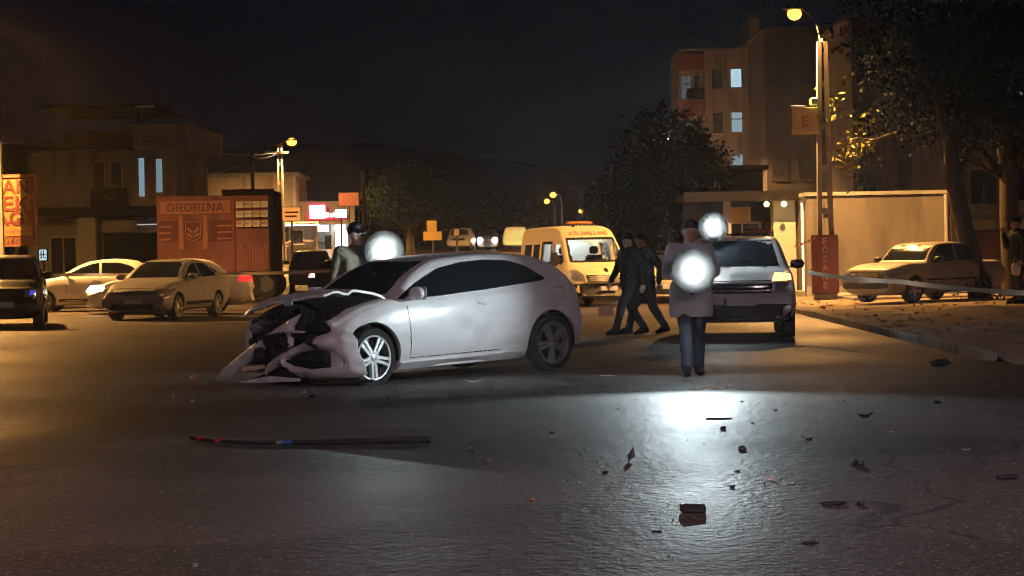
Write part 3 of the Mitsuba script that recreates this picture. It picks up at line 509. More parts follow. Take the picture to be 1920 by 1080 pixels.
suv = c
m = patch(c.raw, [(.50, .92), (.80, .93), (.80, 1.02), (.56, 1.04)], 'front', .02, .01, .05); k = c.add('headlight', m, 'm_lens', False, label='warm glowing patch added in place of the hood reflection'); scene[k]['emitter'] = emit([2.6, 1.3, .45], .1)  # added glow imitates light reflected by the hood, above the real headlights
c.add('roof_rail', cat([tube([(-1.5, s * .60, 1.655), (-1.4, s * .60, 1.70), (.05, s * .60, 1.71), (.2, s * .6, 1.65)], .016, 8) for s in (1,)]), 'm_black_plastic', 30); c.add('roof_rail', tube([(-1.5, -.60, 1.655), (-1.4, -.60, 1.70), (.05, -.60, 1.71), (.2, -.6, 1.65)], .016, 8), 'm_black_plastic', 30)
b = c.add('light_bar', B(-.35, -.15, -.50, .50, 1.665, 1.70, .01), 'm_black_plastic', False)
c.add('lens', B(-.345, -.155, .12, .49, 1.70, 1.765, .02), 'm_amber_lens', False, parent=b); c.add('lens', B(-.345, -.155, -.49, -.12, 1.70, 1.765, .02), 'm_blue', False, parent=b)
c.add('wiper', cat([bar((1.01, .45, 1.135), (.72, -.05, 1.335), .015), bar((1.01, -.15, 1.135), (.74, -.55, 1.30), .015)]), 'm_dark', False)
# pale car behind the officers, grey off-roader and dark saloon on the far left, far traffic
c = vehicle('pale_hatchback', 'pale hatchback facing the camera behind the two officers', 'cars', HATCH(), tf(4.65, 59, 0, -96), 'm_paint_van', dict(windows=[[(.72, 1.02), (.25, 1.32), (-.2, 1.40), (-.22, 1.03)], [(-.3, 1.03), (-.28, 1.40), (-1.0, 1.37), (-1.35, 1.2), (-1.3, 1.08)]], mirror=(.66, 1.02)), dict(screen=[(-.60, 1.06), (.60, 1.06), (.52, 1.43), (-.52, 1.43)], grille=[(-.36, .66), (.36, .66), (.38, .76), (-.38, .76)], lamp=[(.46, .62), (.78, .64), (.80, .78), (.50, .78)], intake=[(-.6, .26), (.6, .26), (.55, .40), (-.55, .40)], plate=.48))
SUV2 = dict(SUV)
c = vehicle('grey_offroader', 'grey off-roader beside the red truck, seen between silver sedan and wrecked car', 'cars', SUV2, tf(-8.15, 82, zg(-8.1, 82), -84), 'm_paint_grey', dict(windows=[[(.80, 1.12), (.38, 1.42), (.2, 1.50), (-.25, 1.53), (-.25, 1.13)]], mirror=(.74, 1.13)), dict(screen=[(-.66, 1.15), (.66, 1.15), (.56, 1.57), (-.56, 1.57)], grille=[(-.48, .74), (.48, .74), (.50, .88), (-.50, .88)], lamp=[(.54, .74), (.82, .76), (.82, .90), (.56, .90)], plate=.60))
c = vehicle('dark_saloon', 'dark saloon with a glowing tail light behind the buckled hood', 'cars', sedan(), tf(-6.0, 74, zg(-6, 74), 75), 'm_paint_navy', dict(windows=SEDAN_WIN))
for sg in (1, -1):
    m = patch(c.raw, [(sg * .48, .78), (sg * .80, .78), (sg * .80, .92), (sg * .5, .92)][::sg], 'rear', .01, .01, .06); k = c.add('tail_light', m, 'm_red_lens', False, label='glowing red tail light' if sg > 0 else None)
    if sg > 0: scene[k]['emitter'] = emit([9, 1.6, 1.4], .05)
c = vehicle('distant_car', 'far car coming down the street with both headlights lit', 'cars', HATCH(), tf(-1.80, 152, zg(-1.8, 152), -90), 'm_paint_grey', dict(windows=[]), dict(screen=[(-.60, 1.06), (.60, 1.06), (.52, 1.43), (-.52, 1.43)]))
for sg in (1, -1):
    m = trimesh.creation.icosphere(1, .22); m.apply_translation([1.86, sg * .55, .72]); k = c.add('headlight', m, 'm_lens', 30, label='lit headlight'); scene[k]['emitter'] = emit(np.array([1, .82, .62]) * 60, .25)
c = vehicle('distant_car', 'small pale car far up the street, left of the lit headlights', 'cars', SUV, tf(-3.7, 148, zg(-3.7, 148), -95), 'm_paint_white', dict(windows=[]), dict(screen=[(-.66, 1.15), (.66, 1.15), (.56, 1.57), (-.56, 1.57)], grille=[(-.48, .74), (.48, .74), (.50, .88), (-.50, .88)]))
c = vehicle('distant_car', 'tiny pale van far up the street beside the roof of the ambulance', 'cars', SUV, tf(.25, 140, zg(0, 140), 90), 'm_paint_white', dict(windows=[]), None)

# ---- ambulance
VAN = dict(x=(-2.75, 2.75), zb=K((2.75, .30), (0, .26), (-2.75, .34)), hs=K((2.75, .72), (2.3, .90), (-2.4, .93), (-2.75, .88)), hm=K((2.75, .80), (2.3, .97), (-2.4, .98), (-2.75, .94)), zm=K((2.75, .55), (0, .8), (-2.75, .9)),
    hb=K((2.75, .76), (2.3, .93), (1.4, .955), (-2.4, .955), (-2.75, .92)), belt=K((2.75, .62), (2.6, .88), (2.1, 1.02), (1.5, 1.12), (-2.75, 1.15)), hr=K((2.75, .70), (2.2, .84), (1.75, .83), (1.0, .80), (-2.6, .80), (-2.75, .78)),
    zr=K((2.75, .66), (2.6, .92), (2.1, 1.09), (1.85, 1.20), (1.15, 1.83), (.7, 2.08), (.2, 2.14), (-2.6, 2.14), (-2.75, 2.08)), zc=K((2.75, .68), (2.6, .97), (2.1, 1.16), (1.85, 1.26), (1.15, 1.93), (.7, 2.20), (.2, 2.26), (-2.6, 2.25), (-2.75, 2.18)), wf=1.75, wr=-1.65, r=.34, track=1.70, bow=(.22, .03), style='alloy', spokes=6)
amb = thing('ambulance', 'high-roofed yellow-lit ambulance van with lit cab behind the wrecked car', 'van'); MA = tf(1.84, 57.6, 0, -74)
c = Car(amb, VAN, MA, 'm_paint_van')
SCR = [(-.74, 1.25), (.74, 1.25), (.66, 1.86), (-.66, 1.86)]; SW = [(1.62, 1.22), (1.28, 1.55), (1.12, 1.72), (.62, 1.74), (.62, 1.20)]; SW2 = [(.42, 1.22), (.42, 1.76), (-.45, 1.76), (-.45, 1.22)]
cab = from_man(c.solid); inn = cab.copy(); ctr = np.array([0, 0, 1.2]); vv = inn.vertices - ctr; vv[:, 1] *= .93; vv[:, 0] *= .965; vv[:, 2] *= .94; inn.vertices = vv + ctr
inn = to_man(inn) ^ to_man(B(-1.6, 1.78, -.9, .9, .75, 2.10))
def opening(poly, axis):
    p = Polygon(poly); m = prism(p if p.exterior.is_ccw else Polygon(list(p.exterior.coords)[::-1]), 2.2)
    if axis == 'x':
        M = np.eye(4); M[:3, :3] = np.array([[0, 0, 1], [1, 0, 0], [0, 1, 0]], float); m.apply_transform(M); m.apply_translation([.9, 0, 0])
    else:
        M = np.eye(4); M[:3, :3] = np.array([[1, 0, 0], [0, 0, -1], [0, 1, 0]], float); m.apply_transform(M); m.apply_translation([0, 1.1, 0])
    return to_man(m)
c.solid = c.solid - inn - (opening(SCR, 'x') - to_man(B(-3, 1.0, -2, 2, 0, 3))) - opening(SW, 'y') - opening(SW2, 'y')
c.finish_body(30); c.wheels(steer=-6)
scene['m_pane'] = {'type': 'thindielectric', 'int_ior': 1.5}; used.add('m_pane')
def pane(c, name, poly, view):
    full = patch(c.raw, poly, view, .003, 0, .1); n = len(full.vertices) // 2; f = full.faces[(full.faces < n).all(1)]; c.add(name, trimesh.Trimesh(full.vertices[:n], f, process=False), 'm_pane', True)
pane(c, 'windshield', SCR, 'front')
for v in ('left', 'right'):
    pane(c, 'side_window', SW, v); pane(c, 'side_window', SW2, v)
    c.patch('window_rubber', Polygon(Polygon(SW2).buffer(.05).exterior.coords, [Polygon(SW2).buffer(-.02).exterior.coords]), v, 'm_black_plastic', .008, .08)
    c.patch('rear_side_window', [(-.7, 1.25), (-.7, 1.74), (-1.3, 1.74), (-1.3, 1.25)], v, 'm_glass_night', .005, .1); c.patch('rear_side_window', [(-1.5, 1.25), (-1.5, 1.74), (-2.2, 1.74), (-2.2, 1.25)], v, 'm_glass_night', .005, .1)
    c.patch('door_gap', seam([(1.72, .5), (1.72, 1.15)], .016), v, 'm_dark', .002, .1); c.patch('door_gap', seam([(.52, .4), (.52, 1.9)], .016), v, 'm_dark', .002, .1); c.patch('side_moulding', sbox(-2.4, .62, 1.2, .74), v, 'm_black_plastic', .012, .15)
    c.patch('wheel_arch_trim', Polygon(Point(1.75, .34).buffer(.46).difference(Point(1.75, .34).buffer(.39)).intersection(sbox(0, .30, 3, 2)).exterior), v, 'm_black_plastic', .008, .08)
    sg = 1 if v == 'left' else -1
    mr = c.add('door_mirror', cat([B(1.36, 1.46, sg * 1.10 - .09, sg * 1.10 + .09, 1.12, 1.50, .03), bar((1.50, sg * .90, 1.18), (1.42, sg * 1.08, 1.22), .05)]), 'm_black_plastic', 30); c.add('mirror_glass', B(1.352, 1.358, sg * 1.10 - .07, sg * 1.10 + .07, 1.15, 1.47), 'm_lens', False, parent=mr)
c.patch('window_rubber', Polygon(Polygon(SCR).buffer(.04).exterior.coords, [Polygon(SCR).buffer(-.015).exterior.coords]), 'front', 'm_black_plastic', .008, .08)
c.patch('grille', [(-.55, .68), (.55, .68), (.58, .86), (-.58, .86)], 'front', 'm_black_plastic', .008, .08)
for z in (.72, .77, .82): c.patch('grille_bar', sbox(-.52, z - .008, .52, z + .008), 'front', 'm_steel', .018, .12)
c.both('headlight', [(.60, .68), (.90, .74), (.90, 1.00), (.78, 1.02), (.62, .86)], 'front', 'm_lens', off=.012, res=.06)
c.patch('bumper', [(-.86, .32), (.86, .32), (.88, .62), (-.88, .62)], 'front', 'm_black_plastic', .02, .1); number_plate(c, 2.79, 0, .50, 'front'); c.patch('badge', Point(0, .98).buffer(.06), 'front', 'm_chrome', .012, .03)
c.add('interior', B(-1.55, -1.50, -.84, .84, .8, 2.05), 'm_white', False, label='white rear wall of the cab'); c.add('floor', B(-1.5, 1.7, -.86, .86, .76, .80), 'm_dark', False)
c.add('dashboard', B(1.30, 1.72, -.84, .84, .80, 1.20, .05), 'm_dark', 30)
for y in (.45, -.45):
    s_ = c.add('seat', cat([B(.25, .75, y - .25, y + .25, .82, 1.0, .05), B(.12, .28, y - .25, y + .25, .95, 1.42, .06)]), 'm_black_plastic', 30); c.add('headrest', B(.13, .25, y - .13, y + .13, 1.44, 1.66, .05), 'm_black_plastic', 30, parent=s_)
c.add('cabinet', B(-1.49, -1.05, .1, .83, .82, 1.75, .02), 'm_white', False); c.add('stretcher', B(-1.4, -.2, -.55, .0, 1.02, 1.12, .03), 'm_blue', False)
k = c.add('ceiling_light', B(-1.1, -.1, -.35, .35, 2.035, 2.05), 'm_white', False, label='lit ceiling light of the cab'); scene[k]['emitter'] = emit(LED * 8, .5)
b = c.add('beacon', cat([B(.1, .42, -.38, .38, 2.24, 2.285, .01)]), 'm_black_plastic', False); c.add('lens', B(.12, .40, -.36, .36, 2.285, 2.37, .03), 'm_amber_lens', False, parent=b, label='orange beacon box on the roof')
c.add('antenna', tube([(-1.4, .55, 2.2), (-1.45, .55, 2.36)], .02, 8), 'm_dark', 30); c.add('antenna', cat([lathe([(0, 0), (.05, 0), (.012, .10), (0, .10)], 12)]).apply_translation([.62, -.30, 2.20]), 'm_dark', 30)
m = text_at('ACİL AMBULANS', .10, [0, 0, 0], [0, 1, 0], .004); b = m.bounds; m.vertices[:, 0] = cast(c.raw, np.c_[np.full(len(m.vertices), 6.), np.clip(m.vertices[:, 1], -.7, .7), m.vertices[:, 2] + 1.97], [-1., 0, 0]) + .006 + m.vertices[:, 0]; m.vertices[:, 2] += 1.97
c.add('lettering', m, 'm_red', False)

# ---- red truck
tr = thing('red_truck', 'truck with faded red panelled box body parked behind the silver sedan', 'truck'); TX, TY, TZ = -12.35, 70.6, .13
def tp(name, mesh, bs, sm=False, parent=None, label=None): m = mesh.copy(); m.apply_translation([TX, TY, TZ]); return part(parent or tr, name, m, bs, sm, label=label)
box_ = tp('cargo_box', B(0, 4.0, 0, 2.3, .95, 3.62, .02), 'm_red_faded')
sp_ = tp('side_panel', B(.02, 2.72, -.05, 0, .95, 3.55, .01), 'm_red_faded', label='faded red side panel with raised framing')
hd = tp('header_board', B(.14, 2.60, -.09, -.05, 2.98, 3.45, .02), 'm_red_pale', parent=sp_)
m = text_at('GRGRINA', .27, [TX + 1.37, TY - .091, TZ + 3.08], [1, 0, 0], .006, True, width=2.0); part(sp_, 'lettering', m, 'm_red_deep')
for x in (.78, 1.62): tp('post', B(x, x + .16, -.10, -.05, 1.75, 2.95, .01), 'm_red_pale', parent=sp_)
for x0, x1 in ((.08, .74), (1.82, 2.62)): tp('recess_panel', B(x0, x1, -.065, -.05, 2.02, 2.75, .006), 'm_red_deep', parent=sp_)
for k in range(3):
    tp('slat', B(.10, .50, -.095, -.065, 2.08 + .22 * k, 2.15 + .22 * k, .008), 'm_red_pale', parent=sp_); tp('slat', B(2.10, 2.62, -.095, -.065, 2.08 + .22 * k, 2.15 + .22 * k, .008), 'm_red_pale', parent=sp_)
sh = [(0, .42), (.32, .42), (.34, .0), (.27, -.26), (0, -.40), (-.27, -.26), (-.34, 0), (-.32, .42)]
part(sp_, 'shield', vert_plane(prism(Polygon(sh).buffer(0), .03), [TX + 1.28, TY - .05, TZ + 2.36], [1, 0, 0]), 'm_red_deep'); part(sp_, 'shield_rim', vert_plane(prism(Polygon(sh).buffer(-.05).difference(Polygon(sh).buffer(-.085)), .02), [TX + 1.28, TY - .08, TZ + 2.36], [1, 0, 0]), 'm_red_pale')
for s in (1, -1):
    for q in ([(.02, .02), (.2, .2), (.2, .1), (.02, -.08)], [(.03, -.12), (.2, -.02), (.2, -.1), (.03, -.22)]):
        P = Polygon([(s * a, b_) for a, b_ in q]); P = P if P.exterior.is_ccw else Polygon(list(P.exterior.coords)[::-1]); part(sp_, 'shield_mark', vert_plane(prism(P, .015), [TX + 1.28, TY - .08, TZ + 2.36], [1, 0, 0]), 'm_red_pale')
rp = tp('rear_panel', B(2.74, 3.92, -.03, 0, .95, 2.45, .008), 'm_red_faded')
for k in range(11): tp('rib', B(2.80 + .1 * k, 2.83 + .1 * k, -.045, -.03, 1.05, 1.75), 'm_red_pale', parent=rp)
for k in range(4): tp('reflector', B(2.88 + .28 * k, 2.94 + .28 * k, -.05, -.03, 1.80, 1.86, .006), 'm_lens', parent=rp)
for r_ in range(3):
    for k in range(4):
        x, z = 2.80 + .285 * k, 2.50 + .335 * r_; m = cat([B(x, x + .24, -.20, -.02, z, z + .03), B(x, x + .03, -.20, -.02, z, z + .22), B(x + .21, x + .24, -.20, -.02, z, z + .22), B(x, x + .24, -.05, -.02, z, z + .22), B(x, x + .24, -.20, -.18, z, z + .09), B(x, x + .24, -.20, -.18, z + .16, z + .2)])
        tp('crate', m, 'm_white' if (r_ + k) % 3 else 'm_cream')
tp('frame', cat([B(3.92, 4.10, -.15, 2.3, .7, 3.75, .01), B(2.3, 4.10, -.12, .1, 3.62, 3.82, .01)]), 'm_dark'); tp('chassis', B(.1, 4.0, .3, 2.0, .70, .95), 'm_dark')
for x in (.6, 3.1, 3.75):
    for y in (.1, 2.0):
        m = lathe([(.28, -.13), (.48, -.13), (.5, -.08), (.5, .08), (.48, .13), (.28, .13), (.28, -.13)], 28, 'y'); m.apply_translation([x, y, .5]); w_ = tp('wheel', m, 'm_rubber', 35); m = lathe([(0, -.1), (.28, -.1), (.28, .1), (0, .1)], 20, 'y'); m.apply_translation([x, y, .5]); tp('rim', m, 'm_steel_dark', 35, parent=w_)
# ------------------------------------------------------------------ people
def blob(p, r): return manifold3d.Manifold.sphere(r, 14).translate([float(a) for a in p])
def hull2(a, ra, b, rb): return manifold3d.Manifold.batch_hull([blob(a, ra), blob(b, rb)])
def skin_of(ms, res=.03, it=6):
    M = manifold3d.Manifold.batch_boolean(ms, manifold3d.OpType.Add).refine_to_length(res); m = from_man(M); trimesh.smoothing.filter_taubin(m, lamb=.5, nu=.52, iterations=it); return m
def hand(w, d, up, curl=.6, s=1.0, side=1):
    """Palm, four fingers of different lengths with two bends, and a thumb leaving the side of the palm."""
    w, d, up = (np.asarray(q, float) for q in (w, d, up)); d = d / np.linalg.norm(d); up = up - d * (up @ d); up /= np.linalg.norm(up); sd = np.cross(d, up) * side
    ms = [manifold3d.Manifold.batch_hull([blob(w, .026), blob(w + d * .08 + sd * .03, .015), blob(w + d * .08 - sd * .03, .015)])]
    for k, L in enumerate((.070, .082, .076, .058)):
        p = w + d * .085 + sd * (.033 - .022 * k); q = d.copy()
        for j, f in enumerate((.45, .32, .23)):
            a = curl * (.6 + .5 * j); q = q * math.cos(a) - up * math.sin(a) if j == 0 else (q * math.cos(curl * .8) - np.cross(np.cross(q, up), q) * math.sin(curl * .8)); q /= np.linalg.norm(q)
            e = p + q * L * f * s; ms.append(hull2(p, .0095 - .001 * j, e, .0088 - .001 * j)); p = e
    p = w + d * .025 + sd * .025; e = p + (d * .6 + sd * .8 - up * .25) * .042; ms += [hull2(p, .014, e, .0105), hull2(e, .0105, e + (d * .85 + sd * .35 - up * .4) * .034, .009)]
    return ms
def person(name, label, x, y, z, yaw, J, cl, cap=None, vest=None, h=1.0):
    """A figure posed by joints in its own frame (x forward, y left, z up), one continuous body under separate clothes."""
    k = thing(name, label, 'person'); M = tf(x, y, z, yaw) @ T().scale([h, h, h]); g = lambda n: np.array(J[n], float)
    pel, cst, neck, head = g('pelvis'), g('chest'), g('neck'), g('head'); up = head - neck; up /= np.linalg.norm(up); fw = np.array(J.get('look', (1, 0, 0)), float); fw = fw - up * (fw @ up); fw /= np.linalg.norm(fw); lf = np.cross(up, fw); body = []
    cr = lambda a, b, c: head + fw * a + lf * b + up * c
    body += [manifold3d.Manifold.batch_hull([blob(cr(-.025, 0, .05), .088), blob(cr(.02, 0, .055), .082), blob(cr(.03, 0, 0), .068)]), manifold3d.Manifold.batch_hull([blob(cr(.03, 0, 0), .062), blob(cr(.058, 0, -.075), .034), blob(cr(.0, 0, -.05), .055)]), hull2(cr(.082, 0, .02), .009, cr(.102, 0, -.018), .012), hull2(cr(.075, 0, -.048), .012, cr(.082, 0, -.05), .010), hull2(neck, .062, cr(-.01, 0, -.03), .058)]
    for s in (1, -1): body.append(hull2(cr(-.005, s * .078, .02), .018, cr(-.012, s * .082, -.015), .012))
    tor, leg, bare = [], [], []
    mid = .5 * (pel + cst)
    for s, n in ((1, 'L'), (-1, 'R')):
        sh, el, wr, hp, kn, an, to = (g(q + n) for q in ('sh', 'el', 'wr', 'hip', 'kn', 'an', 'toe'))
        body += [hull2(cst, .10, sh, .058), hull2(sh, .058, el, .043), hull2(el, .043, wr, .029), hull2(hp, .085, kn, .055), hull2(kn, .055, an, .04), hull2(an, .04, to, .03)]
        d = np.array(J.get('hd' + n, wr - el), float); body += hand(wr, d, np.array(J.get('hu' + n, (0, s, 0.2)), float), J.get('curl' + n, .45), 1.0, -s)
        tor += [hull2(cst, .155, sh, .085), hull2(sh, .082, el, .064), hull2(el, .062, el * .08 + wr * .92, .047)]; leg += [hull2(pel, .15, hp, .112), hull2(hp, .110, kn, .078), hull2(kn, .076, an * .95 + kn * .05, .062)]
        fl = to - an; fl[2] = 0; fl /= np.linalg.norm(fl) + 1e-9; sm = skin_of([manifold3d.Manifold.batch_hull([blob(an + [0, 0, .0], .052), blob(an - fl * .05 + [0, 0, -.05], .038), blob(to + fl * .02, .036)])], .03, 3)
        part(k, 'shoe', sm, 'm_dark', True, M)
    for s in (1, -1): body += [hull2(pel, .10, pel + [0, s * .06, 0], .105)]
    body += [hull2(pel, .12, mid, .115), hull2(mid, .115, cst, .125), hull2(cst, .12, neck, .06)]
    tor += [manifold3d.Manifold.batch_hull([blob(pel + [0, s * .07, -.05], .128) for s in (1, -1)] + [blob(mid + [0, s * .06, 0], .125) for s in (1, -1)]), manifold3d.Manifold.batch_hull([blob(mid + [0, s * .06, 0], .125) for s in (1, -1)] + [blob(cst + [0, s * .07, .0], .128) for s in (1, -1)]), hull2(cst, .13, neck - up * .01, .078)]
    part(k, 'body', skin_of(body, .02, 5), 'm_skin', True, M); tm = skin_of(tor, .03, 5); n = tm.vertices.copy(); n = tm.vertices + tm.vertex_normals * (.022 * (meshkit.fbm(n * 7, 3, 4) - .5))[:, None]; tm.vertices = n; jk = part(k, 'jacket', tm, cl[0], True, M)
    lm = skin_of(leg, .03, 4); lm.vertices = lm.vertices + lm.vertex_normals * (.02 * (meshkit.fbm(lm.vertices * 8, 3, 6) - .5))[:, None]; part(k, 'trousers', lm, cl[1], True, M)
    hm = manifold3d.Manifold.batch_hull([blob(cr(-.032, 0, .056), .097), blob(cr(.012, 0, .066), .086)]) - manifold3d.Manifold.batch_hull([blob(cr(.09, 0, -.01), .07), blob(cr(.12, 0, .03), .06), blob(cr(.02, 0, -.14), .11)]); part(k, 'hair', skin_of([hm], .02, 3), 'm_hair', True, M)
    for s in (1, -1):
        e = trimesh.creation.icosphere(2, .011); e.apply_translation(cr(.084, s * .032, .022)); part(k, 'eye', e, 'm_dark', True, M)
    if cap:
        cm = [manifold3d.Manifold.batch_hull([blob(cr(-.03, 0, .075), .100), blob(cr(.015, 0, .085), .090)]) - hull2(cr(-.2, 0, -.07), .12, cr(.2, 0, -.07), .12), manifold3d.Manifold.batch_hull([blob(cr(.08, s * .055, .075), .012) for s in (1, -1)] + [blob(cr(.17, s * .04, .06), .010) for s in (1, -1)])]
        part(k, 'cap', skin_of(cm, .02, 3), cap, True, M)
    if vest: part(k, 'vest', skin_of([manifold3d.Manifold.batch_hull([blob(mid + [0, s * .07, .02], .140) for s in (1, -1)] + [blob(cst + [0, s * .08, -.02], .145) for s in (1, -1)])], .03, 3), vest, True, M)
    part(k, 'belt', skin_of([manifold3d.Manifold.batch_hull([blob(pel + [0, s * .07, .03], .14) for s in (1, -1)]) ^ manifold3d.Manifold.cube([1, 1, .05], True).translate([float(pel[0]), float(pel[1]), float(pel[2] + .06)])], .03, 1), 'm_dark', True, M)
    return k, M
STAND = dict(pelvis=(0, 0, .95), chest=(0, 0, 1.30), neck=(0, 0, 1.475), head=(.02, 0, 1.60), shL=(0, .19, 1.41), shR=(0, -.19, 1.41), elL=(-.03, .27, 1.13), elR=(-.03, -.27, 1.13), wrL=(.05, .28, .88), wrR=(.05, -.28, .88),
             hipL=(0, .09, .90), hipR=(0, -.09, .90), knL=(.03, .11, .49), knR=(.03, -.11, .49), anL=(-.02, .12, .09), anR=(-.02, -.12, .09), toeL=(.14, .14, .037), toeR=(.14, -.14, .037))
lampman, MM = person('person', 'man in light grey jacket and dark trousers holding a dazzling lamp before the off-roader', 2.0, 22.75, 0, -90, {**STAND, 'head': (.04, .0, 1.60), 'look': (1, 0, -.15), 'elR': (.02, -.27, 1.16), 'wrR': (.27, -.12, 1.10), 'elL': (.02, .27, 1.16), 'wrL': (.27, .10, 1.10), 'curlL': 1.1, 'curlR': 1.1, 'hdL': (.7, -.5, .1), 'hdR': (.7, .5, .1), 'knR': (.10, -.07, .50), 'anR': (.12, -.07, .09), 'toeR': (.28, -.08, .037), 'knL': (-.02, .08, .49), 'anL': (-.10, .08, .09), 'toeL': (.06, .10, .037)}, ('m_cloth_grey', 'm_jeans'))
sk = [manifold3d.Manifold.batch_hull([blob((0, q * .10, z), r) for q in (1, -1) for z, r in ((.98, .14), (.72, .15))]) - manifold3d.Manifold.cube([2, 2, .4], True).translate([0, 0, .46]), hull2((.16, 0, .62), .02, (.16, 0, .98), .012)]
part(lampman, 'coat_skirt', skin_of(sk[:1], .03, 2), 'm_cloth_grey', True, MM)
WALK = {**STAND, 'pelvis': (0, 0, .93), 'knL': (.22, .09, .50), 'anL': (.34, .09, .11), 'toeL': (.49, .10, .06), 'knR': (-.08, -.09, .48), 'anR': (-.34, -.09, .13), 'toeR': (-.19, -.10, .037), 'elL': (-.14, .26, 1.14), 'wrL': (-.10, .27, .88), 'elR': (.08, -.26, 1.14), 'wrR': (.22, -.25, .92)}
person('person', 'officer in dark uniform and cap walking, nearer of the pair beside the ambulance', 1.98, 34.35, 0, 208, {**WALK, 'look': (1, .1, -.1)}, ('m_cloth_navy', 'm_cloth_navy'), 'm_cloth_black', 'm_cloth_black')
person('person', 'bareheaded man in dark clothes walking just behind the officer', 2.32, 35.0, 0, 200, {**WALK, 'knL': (-.06, .09, .48), 'anL': (-.30, .09, .13), 'toeL': (-.15, .10, .037), 'knR': (.2, -.09, .5), 'anR': (.32, -.09, .10), 'toeR': (.47, -.10, .05), 'chest': (.04, 0, 1.30), 'neck': (.06, 0, 1.47), 'head': (.09, 0, 1.60)}, ('m_cloth_navy', 'm_cloth_black'))
hoodman, MH2 = person('person', 'man in a tan jacket holding a dazzling lamp behind the buckled hood', -1.92, 25.05, 0, -80, {**STAND, 'look': (1, .3, -.3), 'elL': (.06, .30, 1.20), 'wrL': (.22, .33, 1.40), 'curlL': 1.0, 'hdL': (.5, .1, .6), 'wrR': (.12, -.26, .90)}, ('m_cloth_tan', 'm_jeans'), 'm_cloth_black', h=1.04)
edgeman, ME = person('person', 'onlooker in black raising one hand to the face, at the right edge beside the tree', 10.72, 43.0, zg(10.72, 43), 190, {**STAND, 'look': (1, 0, 0), 'elR': (.12, -.24, 1.16), 'wrR': (.26, -.08, 1.44), 'curlR': .9, 'hdR': (.1, .25, .8), 'elL': (-.06, .27, 1.12)}, ('m_cloth_black', 'm_cloth_black'), 'm_cloth_black', h=1.06)

# ------------------------------------------------------------------ lamps people hold, and the one on the off-roader
mat('m_glare_dish', (.07, .073, .073), .9)  # surface of the added dish that imitates lamp glare
def torch(name, label, p, aim, r, I, cone=58, beam=50, wt=1.5, handle=True, off=.02):
    k = thing(name, label, 'lamp'); d, a, b = frame_of(aim); M = np.eye(4); M[:3, 0], M[:3, 1], M[:3, 2], M[:3, 3] = a, b, d, p
    def pl(n, m, bs, sm=35, **kw): m.apply_transform(M); return part(k, n, m, bs, sm, **kw)
    R = r * 2.25
    R = .245; a = .46; cv = [(q, a - math.sqrt(a * a - q * q)) for q in np.linspace(R, 0, 14)]           # domed dish added and shaped to imitate the glare round the bulb
    pl('housing', lathe([(0, -.16), (r * .6, -.16), (r * 1.0, -.12), (R * 1.01, -cv[0][1] - .012), (R * 1.01, -cv[0][1] - .002), (0, -.02)], 40), 'm_black_plastic')
    pl('reflector', lathe([(R, -cv[0][1] - .002)] + [(q, -z) for q, z in cv], 40), 'm_glare_dish', 60, label='domed dish added to imitate the lamp glare')
    q = pl('bulb', trimesh.creation.icosphere(2, .05).apply_translation([0, 0, .085]), 'm_white', True, label='glowing bulb'); scene[q]['emitter'] = emit(LED * I / (math.pi * .05 ** 2), wt)
    if handle: hb = tube([(0, 0, -.15), (0, 0, -.24)], .024, 12); pl('handle', hb, 'm_black_plastic')
    return k
def spot(name, p, aim, I, cone, beam, wt=3.0):
    p, aim = np.asarray(p, float), np.asarray(aim, float)
    scene[name] = {'type': 'spot', 'intensity': rgb(*[float(x) for x in LED * I]), 'cutoff_angle': float(cone), 'beam_width': float(beam), 'to_world': T().look_at(origin=p.tolist(), target=(p + aim).tolist(), up=[0, 0, 1]), 'sampling_weight': wt}; used.add(name)
P1 = np.array([1.99, 22.24, 1.18]); A1 = np.array([-.10, -1.0, .44]); A1 /= np.linalg.norm(A1)
torch('hand_lamp', 'dazzling round lamp held at chest height by the man in the light grey jacket', P1, (-.10, -1, 0.0), .13, 5.0, wt=1.5)
spot('hand_lamp_beam', P1 + np.array([-.02, -.20, .01]), A1, TORCH_I, 57, 49)
spot('hand_lamp_spill', P1 + np.array([-.12, -.20, 0]), (-1, -.02, .08), 24.0, 50, 6, 1.0)
P3 = np.array([-1.56, 24.78, 1.48])
torch('hand_lamp', 'dazzling round lamp held over the hood of the wrecked car', P3, (.05, -1, 0.0), .13, 5.0, wt=1.5)
spot('hood_lamp_beam', P3 + np.array([0, -.18, 0]), (.25, -1, -.25), 12.0, 62, 30, .6)
P2 = np.array([3.29, 33.05, 1.80])
k = torch('roof_lamp', 'dazzling round lamp standing on the roof of the off-roader', P2, (-.1, -1, -.05), .13, 5.0, wt=1.5, handle=False)
part(k, 'bracket', cat([bar(P2 + [0, .06, -.16], P2 + [0, .06, 0], .03), B(3.22, 3.36, 33.04, 33.18, 1.625, 1.65)]), 'm_black_plastic')
